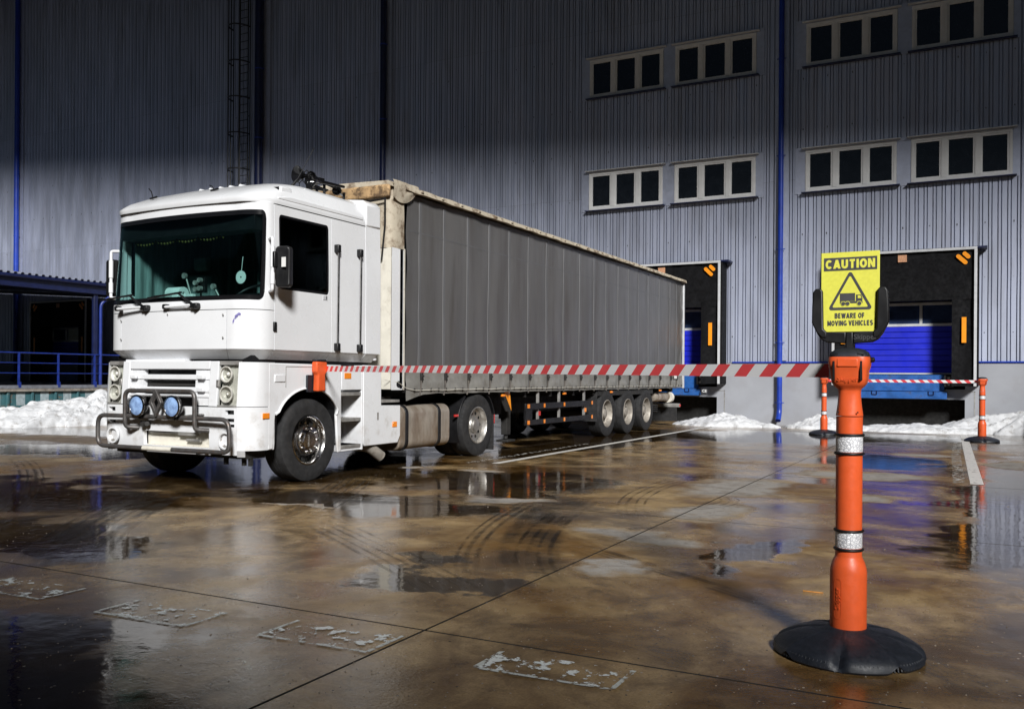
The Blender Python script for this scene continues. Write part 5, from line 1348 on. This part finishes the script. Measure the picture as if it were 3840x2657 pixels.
# chassis
for sg in (1, -1):
    mb = MB(); mb.prism([(11.0, .98), (13.6, .92), (14.4, .60), (23.9, .60), (23.9, 1.06), (11.0, 1.06)], 'x', TX + sg * .55 - .06, TX + sg * .55 + .06); build(mb, 'chassis_beam', 'chassis', tl)
for k in range(9):
    y = 14.6 + 1.1 * k; mb = MB(); mb.box(TX - 1.15, TX + 1.15, y - .04, y + .04, .93, 1.05); build(mb, 'cross_member', 'chassis', tl)
for sg in (1, -1):
    x = TX + sg * .95
    mb = MB(); mb.box(x - .06, x + .06, 14.16, 14.30, .26, 1.06); lg = build(mb, 'landing_leg', 'chassis', tl, .006)
    mb = MB(); mb.tube([(x, 14.23, .18), (x, 14.23, .3)], .04, 10); mb.box(x - .12, x + .12, 14.08, 14.38, .135, .175); build(mb, 'leg_foot', 'chassis', lg, .01)
    # bulkhead of warning stripes beside the leg
    xp = TX + sg * 1.14
    mb = MB(); mb.prism([(13.55, 1.04), (14.0, 1.04), (14.06, .69), (13.86, .69)], 'x', xp - .01, xp + .01); cp = build(mb, 'corner_plate', 'chassis', tl)
    mb = MB(); mb.prism([(13.78, 1.035), (13.99, 1.035), (14.05, .70)], 'x', *sorted((xp + sg * .011, xp + sg * .016))); build(mb, 'warning_stripe', 'amber_tape', cp)
    # side guard
    xg = TX + sg * 1.225
    sgd = None
    for (za, zb) in ((.70, .815), (.415, .515)):
        mb = MB(); mb.box(xg - .02, xg + .02, 14.44, 17.60, za, zb); o = build(mb, 'side_guard_rail', 'black_plastic', tl, .006); sgd = sgd or o
    mb = MB(); mb.box(xg - .022, xg + .022, 14.44, 14.70, .516, .699); build(mb, 'guard_end', 'black_plastic', sgd)
    for yy in (15.05, 16.0, 17.25):
        mb = MB(); mb.box(*sorted((xg - sg * .06, xg - sg * .022)), yy - .025, yy + .025, .42, 1.04); build(mb, 'guard_hanger', 'galv', sgd)
    xr = xg + sg * .021
    for yy in (14.55, 15.22, 16.13, 17.55):
        for z in (.765, .47):
            s_ = .042 if yy < 14.6 else .028
            mb = MB(); mb.box(*sorted((xr, xr + sg * .008)), yy - s_, yy + s_, z - .036, z + .036); build(mb, 'reflector', 'amber', sgd)
    for yy in (15.08, 17.28):
        mb = MB(); mb.box(*sorted((xg - sg * .02, xg - sg * .005)), yy - .03, yy + .03, .58, .66); build(mb, 'reflector', 'red_lens' if yy < 16 else 'amber', sgd)
    for yy in (13.63, 16.2, 18.75, 22.2):
        mb = MB(); mb.box(*sorted((TX + sg * 1.19, TX + sg * 1.235)), yy - .05, yy + .05, .955, .995); build(mb, 'side_marker', 'amber', tl, .006)
    for i, yy in enumerate((18.51, 19.82, 21.13)):
        wheel(tl, T(sg * 1.07, yy, .503), sg, 'trailer')
        mb = MB(); mb.tube([T(0, yy, .503), T(sg * .95, yy, .503)], .07, 10); build(mb, 'axle', 'chassis', tl)
    mb = MB(); mb.prism([(18.0, .92)] + [(18.0 + 3.65 * k / 20, 1.03 + .02 * sin(k)) for k in range(21)] + [(21.65, .92), (21.65, .90), (18.0, .90)], 'x', *sorted((TX + sg * .85, TX + sg * 1.2))); build(mb, 'wheel_cover', 'chassis', tl)
    mb = MB(); mb.box(*sorted((TX + sg * .85, TX + sg * 1.2)), 17.93, 17.95, .35, 1.03); build(mb, 'mud_flap', 'rubber', tl)
# air tank, tool tubes and rear gear
mb = MB(); mb.lathe([(.0, 22.15), (.10, 22.17), (.12, 22.22), (.12, 23.25), (.10, 23.30), (.0, 23.32)], 20, T(1.02, 0, .80), 'y'); build(mb, 'air_tank', 'tank', tl, smooth=50)
mb = MB(); mb.lathe([(.05, 23.32), (.14, 23.30), (.15, 23.34), (.15, 23.42), (.12, 23.44), (.0, 23.42)], 20, T(1.06, 0, .78), 'y'); build(mb, 'tube_cap', 'cream_paint', tl, smooth=50)
for z in (.44, .49, .54, .59):
    mb = MB(); mb.lathe([(.16, z - .02), (.2, z), (.16, z + .02)], 16, T(1.02, 22.0, 0)); build(mb, 'rubber_buffer', 'rubber', tl)
mb = MB(); mb.box(TX - 1.2, TX + 1.21, 23.86, 23.96, .50, .60); build(mb, 'underrun_bar', 'galv', tl, .01)
mb = MB(); mb.box(TX + 1.21, TX + 1.23, 23.87, 23.94, .52, .58); build(mb, 'end_reflector', 'red_lens', tl)
mb = MB(); mb.box(TX + .7, TX + 1.15, 23.80, 23.84, .12, .5); build(mb, 'mud_flap', 'rubber', tl)
mb = MB(); mb.box(XS - .005, XS + .002, 23.2, 23.42, 1.28, 1.38); mb.v = [(a + .022, b, c) for a, b, c in mb.v]; stk = build(mb, 'company_sticker', 'sticker_white', tl)
mb = MB(); mb.box(XS + .02, XS + .021, 23.24, 23.38, 1.30, 1.325); build(mb, 'sticker_print', 'red_lens', tl); mb = MB(); mb.box(XS + .02, XS + .021, 23.24, 23.34, 1.335, 1.36); build(mb, 'sticker_print', 'chassis', tl)
mb = MB(); mb.box(-6.99 - .10, -6.99 + .09, 25.33, 25.335, .875, .985); ce = build(mb, 'plate', 'sign_print', wh); place_text('CE', .11, 'sticker_white', wh, (-6.99, 25.328, .93), (pi / 2, 0, 0), bold=.002)

# ================================================================== BARRIER POSTS
def scallop(a): return 0
def make_post(label, group, loc, with_name=True, rz=0.0):
    p = empty('barrier_post', (0, 0, 0), label, 'barrier post', group)
    # rubber base: dome with hand notches and ribbed rim
    mb = MB(); n = 128; prof = [(.0, .128), (.085, .126), (.098, .124), (.112, .115), (.17, .108), (.235, .092), (.29, .070), (.322, .050), (.336, .030), (.340, .010), (.332, 0.0), (.0, 0.0)]
    for i, (r, z) in enumerate(prof):
        for k in range(n):
            a = 2 * pi * k / n; rr, zz = r, z
            f = a / (2 * pi) * 8; d = abs(f - round(f)) * 2          # 0 at notch centre
            if r > .22 and z > .005:
                dip = math.exp(-(d / .17) ** 2); tt = (r - .22) / .13
                if round(f) % 2 == 0: zz = z * (1 - .75 * dip * min(1, tt * 1.2)); rr = r * (1 - .035 * dip)
            if r > .33 and round(f) % 2 == 1: zz = z + .028 * math.exp(-(d / .2) ** 2) * (1 if z < .03 else .2)
            if .1 < r < .34 and abs(((a / (2 * pi) * 8 + .5) % 1) - .5) < .02: zz += .004
            mb.v.append((rr * cos(a), rr * sin(a), zz))
    m = len(prof)
    for i in range(m - 1):
        for k in range(n):
            if i == 0: mb.f.append((k, n + k, n + (k + 1) % n, (k + 1) % n))
            else: mb.f.append((i * n + k, i * n + (k + 1) % n, (i + 1) * n + (k + 1) % n, (i + 1) * n + k))
            mb.mi.append(0)
    base = build(mb, 'base', 'base_rubber', p, smooth=40)
    mb = MB()
    for k in range(112):
        a = 2 * pi * k / 112; f = a / (2 * pi) * 8
        if abs(f - round(f)) * 2 < .30 and round(f) % 2 == 0: continue
        zc = .022
        c = Vector((.339 * cos(a), .339 * sin(a), 0)); mb.tube([c * .992 + Vector((0, 0, zc - .010)), c * .968 + Vector((0, 0, zc + .018))], .0042, 5)
    build(mb, 'rim_ribs', 'base_rubber', base)['kind'] = 'stuff'
    # tube
    mb = MB(); mb.lathe([(.082, .118), (.0825, .125), (.0825, .385), (.080, .405), (.072, .432), (.0625, .452), (.060, .462), (.0595, .51), (.0595, 1.10), (.0595, 1.115)], 40); build(mb, 'tube', 'orange_plastic', p, smooth=35)
    # reflective bands and rings
    for z0, z1 in ((.50, .572), (.95, 1.022)):
        mb = MB(); mb.lathe([(.0603, z0), (.0606, z0 + .003), (.0606, z1 - .003), (.0603, z1)], 40, cap=False); build(mb, 'reflective_band', 'reflective_band', p, smooth=40)
        for z in (z0 - .008, z1 + .008):
            mb = MB(); mb.tube([(.0625 * cos(2 * pi * k / 40), .0625 * sin(2 * pi * k / 40), z) for k in range(40)], .0065, 8, True); build(mb, 'ring', 'soft_black', p, smooth=60)
    # neck and head: rounded square sections
    def se(r, z, e, n=48, sq=1.0):
        o = []
        for k in range(n):
            a = 2 * pi * k / n; c_, s_ = cos(a), sin(a); q = (abs(c_) ** e + abs(s_) ** e) ** (-1 / e); o.append((r * q * c_, r * q * s_ * sq, z))
        return o
    def loft(secs, closed_top=True):
        mb = MB(); n = len(secs[0])
        for s in secs: mb.v += s
        for i in range(len(secs) - 1):
            for k in range(n): mb.f.append((i * n + k, i * n + (k + 1) % n, (i + 1) * n + (k + 1) % n, (i + 1) * n + k)); mb.mi.append(0)
        mb.f.append(tuple(range(n - 1, -1, -1))); mb.mi.append(0); mb.f.append(tuple((len(secs) - 1) * n + k for k in range(n))); mb.mi.append(0)
        return mb
    nk = build(loft([se(.0605, 1.119, 2), se(.0605, 1.124, 2), se(.0595, 1.13, 2.1), se(.054, 1.17, 2.3), se(.050, 1.21, 2.6), se(.0495, 1.235, 2.8), se(.052, 1.245, 3), se(.064, 1.256, 3.4), se(.076, 1.272, 4), se(.081, 1.295, 4.5), se(.083, 1.33, 5), se(.088, 1.345, 5), se(.0915, 1.36, 5), se(.092, 1.385, 5), se(.090, 1.396, 5)]), 'head', 'orange_plastic', p, smooth=40)
    build(loft([se(.089, 1.3965, 5), se(.088, 1.405, 4.5), se(.080, 1.42, 4), se(.062, 1.432, 3.5), se(.035, 1.438, 3), se(.01, 1.44, 2)]), 'cap', 'base_rubber', p, smooth=50)
    mb = MB(); mb.tube([(-.055, -.0925, 1.322), (-.045, -.093, 1.312), (.045, -.093, 1.312), (.055, -.0925, 1.322)], .0, 4) if False else mb.patch(lambda x, z: (x, -.0905 + .0, z), -.046, .046, 1.349, 1.388, 2, 2, off=.0035, thick=.02)
    build(mb, 'head_lip', 'orange_plastic', nk, .004)
    for x in (-.060, .060):
        mb = MB(); mb.box(x - .0042, x + .0042, -.0915, -.05, 1.288, 1.376); build(mb, 'tape_slot', 'soft_black', nk)
        mb = MB(); mb.lathe([(.004, -.0605), (.004, -.057)], 10, (x * .72, 0, 1.137), 'y'); build(mb, 'screw', 'soft_black', nk)
    for sx in (-1, 1):
        for k in range(6):
            mb = MB(); x = sx * (.044 + .005 * k); mb.box(x - .001, x + .001, -.0875, -.07, 1.400, 1.413 - .0008 * k); build(mb, 'vent_rib', 'soft_black', nk)
    mb = MB(); mb.lathe([(.0, .112), (.012, .108), (.014, .09), (.008, .085)], 14, (0, 0, 1.383), 'x'); build(mb, 'button', 'soft_black', nk, smooth=60)
    mb = MB(); mb.patch(lambda x, z: (x, -.083, z), -.018, .018, .16, .36, 4, 4, off=.0, thick=.004)
    if with_name:
        place_text('Skipper', .030, 'orange_plastic', nk, (0, -.0812, 1.292), (pi / 2, 0, 0), depth=.0010, bold=.0004)
        rc = MB(); 
        ang = radians(-118)
        rr_ = rrect(-.02, .02, -.095, .095, .018, 4)
        for q in rr_:
            a = ang + q[0] / .083; rc.v.append((.0838 * cos(a), .0838 * sin(a), .265 + q[1]))
        for q in rr_:
            a = ang + q[0] * .8 / .083; rc.v.append((.0832 * cos(a), .0832 * sin(a), .265 + q[1] * .95))
        L = len(rr_)
        for k in range(L): rc.f.append((k, (k + 1) % L, L + (k + 1) % L, L + k)); rc.mi.append(0)
        build(rc, 'embossed_frame', 'orange_plastic', p)
        place_text('Skipper', .034, 'orange_plastic', p, (.0842 * cos(ang), .0842 * sin(ang), .265), (pi / 2, -pi / 2, ang + pi / 2), depth=.001, bold=.0005)
    p.location = loc; p.rotation_euler = (0, 0, rz)
    return p
PL = (-.545, 4.50, 0.0)
post = make_post('tall orange barrier post in the foreground carrying the caution sign', 'orange barrier posts', PL)
for lab, lc in (('small far orange barrier post left of the blue dock door', (-3.225, 21.98, 0)), ('small far orange barrier post at the right by the white line', (.05, 21.35, 0))):
    c = copy_tree(post); c.location = lc; c['label'] = lab; c['group'] = 'orange barrier posts'; c.scale = (1, 1, .945); c.rotation_euler = (0, 0, radians(8))
# sign holder
HX, HY = -.545, 4.50
hold = empty('sign_holder', (HX, HY, 1.44), 'black plastic forked holder clipped on top of the foreground barrier post', 'sign holder')
yy0, yy1 = HY - .020, HY + .016
def fork_arm(sg):
    o = [(sg * .102, 1.485), (sg * .125, 1.487), (sg * .150, 1.515), (sg * .171, 1.56), (sg * .170, 1.64), (sg * .166, 1.705), (sg * .156, 1.722), (sg * .132, 1.722), (sg * .122, 1.712), (sg * .118, 1.53), (sg * .102, 1.515)]
    return [(HX + a, b) for a, b in o]
for sg in (1, -1):
    mb = MB(); mb.prism(fork_arm(sg), 'y', yy0 - .004, yy1 + .004); build(mb, 'side_arm', 'soft_black', hold, .006)
    mb = MB(); mb.prism([(HX + sg * .016, 1.515), (HX + sg * .102, 1.515), (HX + sg * .128, 1.51), (HX + sg * .15, 1.512), (HX + sg * .125, 1.478), (HX + sg * .10, 1.465), (HX + sg * .016, 1.46)], 'y', yy0, yy1); build(mb, 'cradle', 'soft_black', hold, .005)
mb = MB(); mb.box(HX - .0155, HX + .0155, yy0 - .006, yy1 + .004, 1.432, 1.514); build(mb, 'stem', 'soft_black', hold, .004)
place_text('Skipper', .034, 'sign_print', hold, (HX + .07, yy0 - .001, 1.489), (pi / 2, 0, 0), bold=.0006)
# caution sign
sg_ = empty('caution_sign', (HX, HY, 1.515), 'yellow caution board warning of moving vehicles in the black holder', 'sign')
mb = MB(); mb.box(HX - .131, HX + .129, HY - .004, HY + .002, 1.516, 1.893); build(mb, 'board', 'sign_yellow', sg_, .001)
SYF = HY - .0046
def flatpoly(name, poly, m='sign_print', dy=0.0):
    mb = MB(); mb.prism([(HX + a, b) for a, b in poly], 'y', SYF - .0004 - dy, SYF + .0004 - dy); return build(mb, name, m, sg_)
flatpoly('title_bar', [(-.119, 1.806), (.118, 1.806), (.118, 1.868), (-.119, 1.868)])
block_text('CAUTION', .042, 'sign_yellow', sg_, HX - .001, SYF - .0009, 1.837, 1.0, .25, .10)
block_text('BEWARE OF', .0245, 'sign_print', sg_, HX - .002, SYF - .0006, 1.592, .80, .25, .09, .34)
block_text('MOVING VEHICLES', .0245, 'sign_print', sg_, HX, SYF - .0006, 1.557, .79, .25, .08, .30)
def rtri(c, R, r, n=6):
    o = []
    for k in range(3):
        a0 = radians(90 + 120 * k)
        vx, vz = c[0] + (R - 2 * r) * cos(a0), c[1] + (R - 2 * r) * sin(a0)
        for i in range(n + 1):
            a = a0 - radians(60) + radians(120) * i / n; o.append((vx + r * cos(a), vz + r * sin(a)))
    return o
o_, i_ = rtri((0, 1.682), .126, .011), rtri((0, 1.682), .101, .005); mb = MB(); L = len(o_)
fx = lambda q: (HX + q[0] * .93, 1.682 + (q[1] - 1.682) * 1.0)
mb.v = [(fx(q)[0], SYF - .0004, fx(q)[1]) for q in o_ + i_]
for k in range(L): mb.f.append((k, (k + 1) % L, L + (k + 1) % L, L + k)); mb.mi.append(0)
build(mb, 'warning_triangle', 'sign_print', sg_)
flatpoly('cargo_box', [(-.046, 1.661), (.022, 1.661), (.022, 1.698), (-.046, 1.698)])
flatpoly('pictogram_chassis', [(-.046, 1.650), (.055, 1.650), (.055, 1.6595), (-.046, 1.6595)])
flatpoly('pictogram_cab', [(.026, 1.6605), (.054, 1.6605), (.055, 1.672), (.048, 1.690), (.026, 1.690)])
flatpoly('pictogram_window', [(.034, 1.673), (.050, 1.673), (.045, 1.686), (.034, 1.686)], 'sign_yellow', .0006)
for x in (-.031, -.011, .041):
    circ = [(x + .0115 * cos(2 * pi * k / 20), 1.6485 + .0115 * sin(2 * pi * k / 20)) for k in range(20)]; flatpoly('wheel_gap', circ, 'sign_yellow', .0006)
    circ = [(x + .0092 * cos(2 * pi * k / 20), 1.6485 + .0092 * sin(2 * pi * k / 20)) for k in range(20)]; flatpoly('pictogram_wheel', circ, 'sign_print', .0012)
# tapes
def tape(A, B, h, period, label, sag=.0, z_tilt=1.0):
    A = Vector(A); B = Vector(B); L = (B - A).length; d = (B - A) / L; mb = MB(); s = 0; k = 0
    sk_ = -h * 1.0; nrm = Vector((-d.y, d.x, 0)).normalized()
    N = int(L / (period / 2)) + 3
    def pt(t_, top):
        t2 = min(max(t_, 0), L); z = -sag * 4 * (t2 / L) * (1 - t2 / L)
        return A + d * t2 + Vector((0, 0, z + (h / 2 if top else -h / 2)))
    for k in range(-2, N + 2):
        a = k * period / 2; b = a + period / 2
        vs = [pt(a, 0), pt(b, 0), pt(b + sk_, 1), pt(a + sk_, 1)]
        if (vs[0] - vs[1]).length < 1e-6 and (vs[2] - vs[3]).length < 1e-6: continue
        mb.add(vs, [(0, 1, 2, 3)], k % 2)
    o = build(mb, 'barrier_tape', ['tape_red', 'tape_white']); tag(o, label, 'barrier tape', 'red and white barrier tapes'); return o
tape((-.638, 4.50, 1.332), (-7.165, 8.755, 1.377), .066, .184, 'long red and white striped tape from the foreground post to the lorry side')
tape((-3.13, 21.97, 1.262), (-.03, 21.37, 1.262), .062, .184, 'short red and white striped tape between the two small far posts')
# receiver on the lorry side
rec = empty('tape_receiver', (-7.22, 8.64, 1.10), 'orange tape receiver on a black backing plate on the lorry side', 'receiver')
mb = MB(); mb.prism(rrect(8.47, 8.73, 1.09, 1.30, .015), 'x', -7.232, -7.205); build(mb, 'backing_plate', 'base_rubber', rec, .004)
mb = MB(); mb.prism([(8.56, 1.10), (8.71, 1.10), (8.70, 1.30), (8.735, 1.34), (8.735, 1.45), (8.72, 1.462), (8.55, 1.462), (8.535, 1.45), (8.535, 1.34), (8.57, 1.30)], 'x', -7.203, -7.115); build(mb, 'receiver_body', 'orange_plastic', rec, .018, seg=3)
mb = MB(); mb.box(-7.20, -7.12, 8.54, 8.73, 1.463, 1.49); build(mb, 'receiver_cap', 'base_rubber', rec, .012)
mb = MB(); mb.prism([(-.06, -.006), (.055, -.004), (.06, .003), (-.058, .006)], 'z', .001, .009); mb.v = [(a - .886, b + 5.66, c) for a, b, c in mb.v]
stick = build(mb, 'wood_splinter', 'wood', bevel=.002); tag(stick, 'small orange-brown wood splinter lying left of the foreground post', 'splinter')
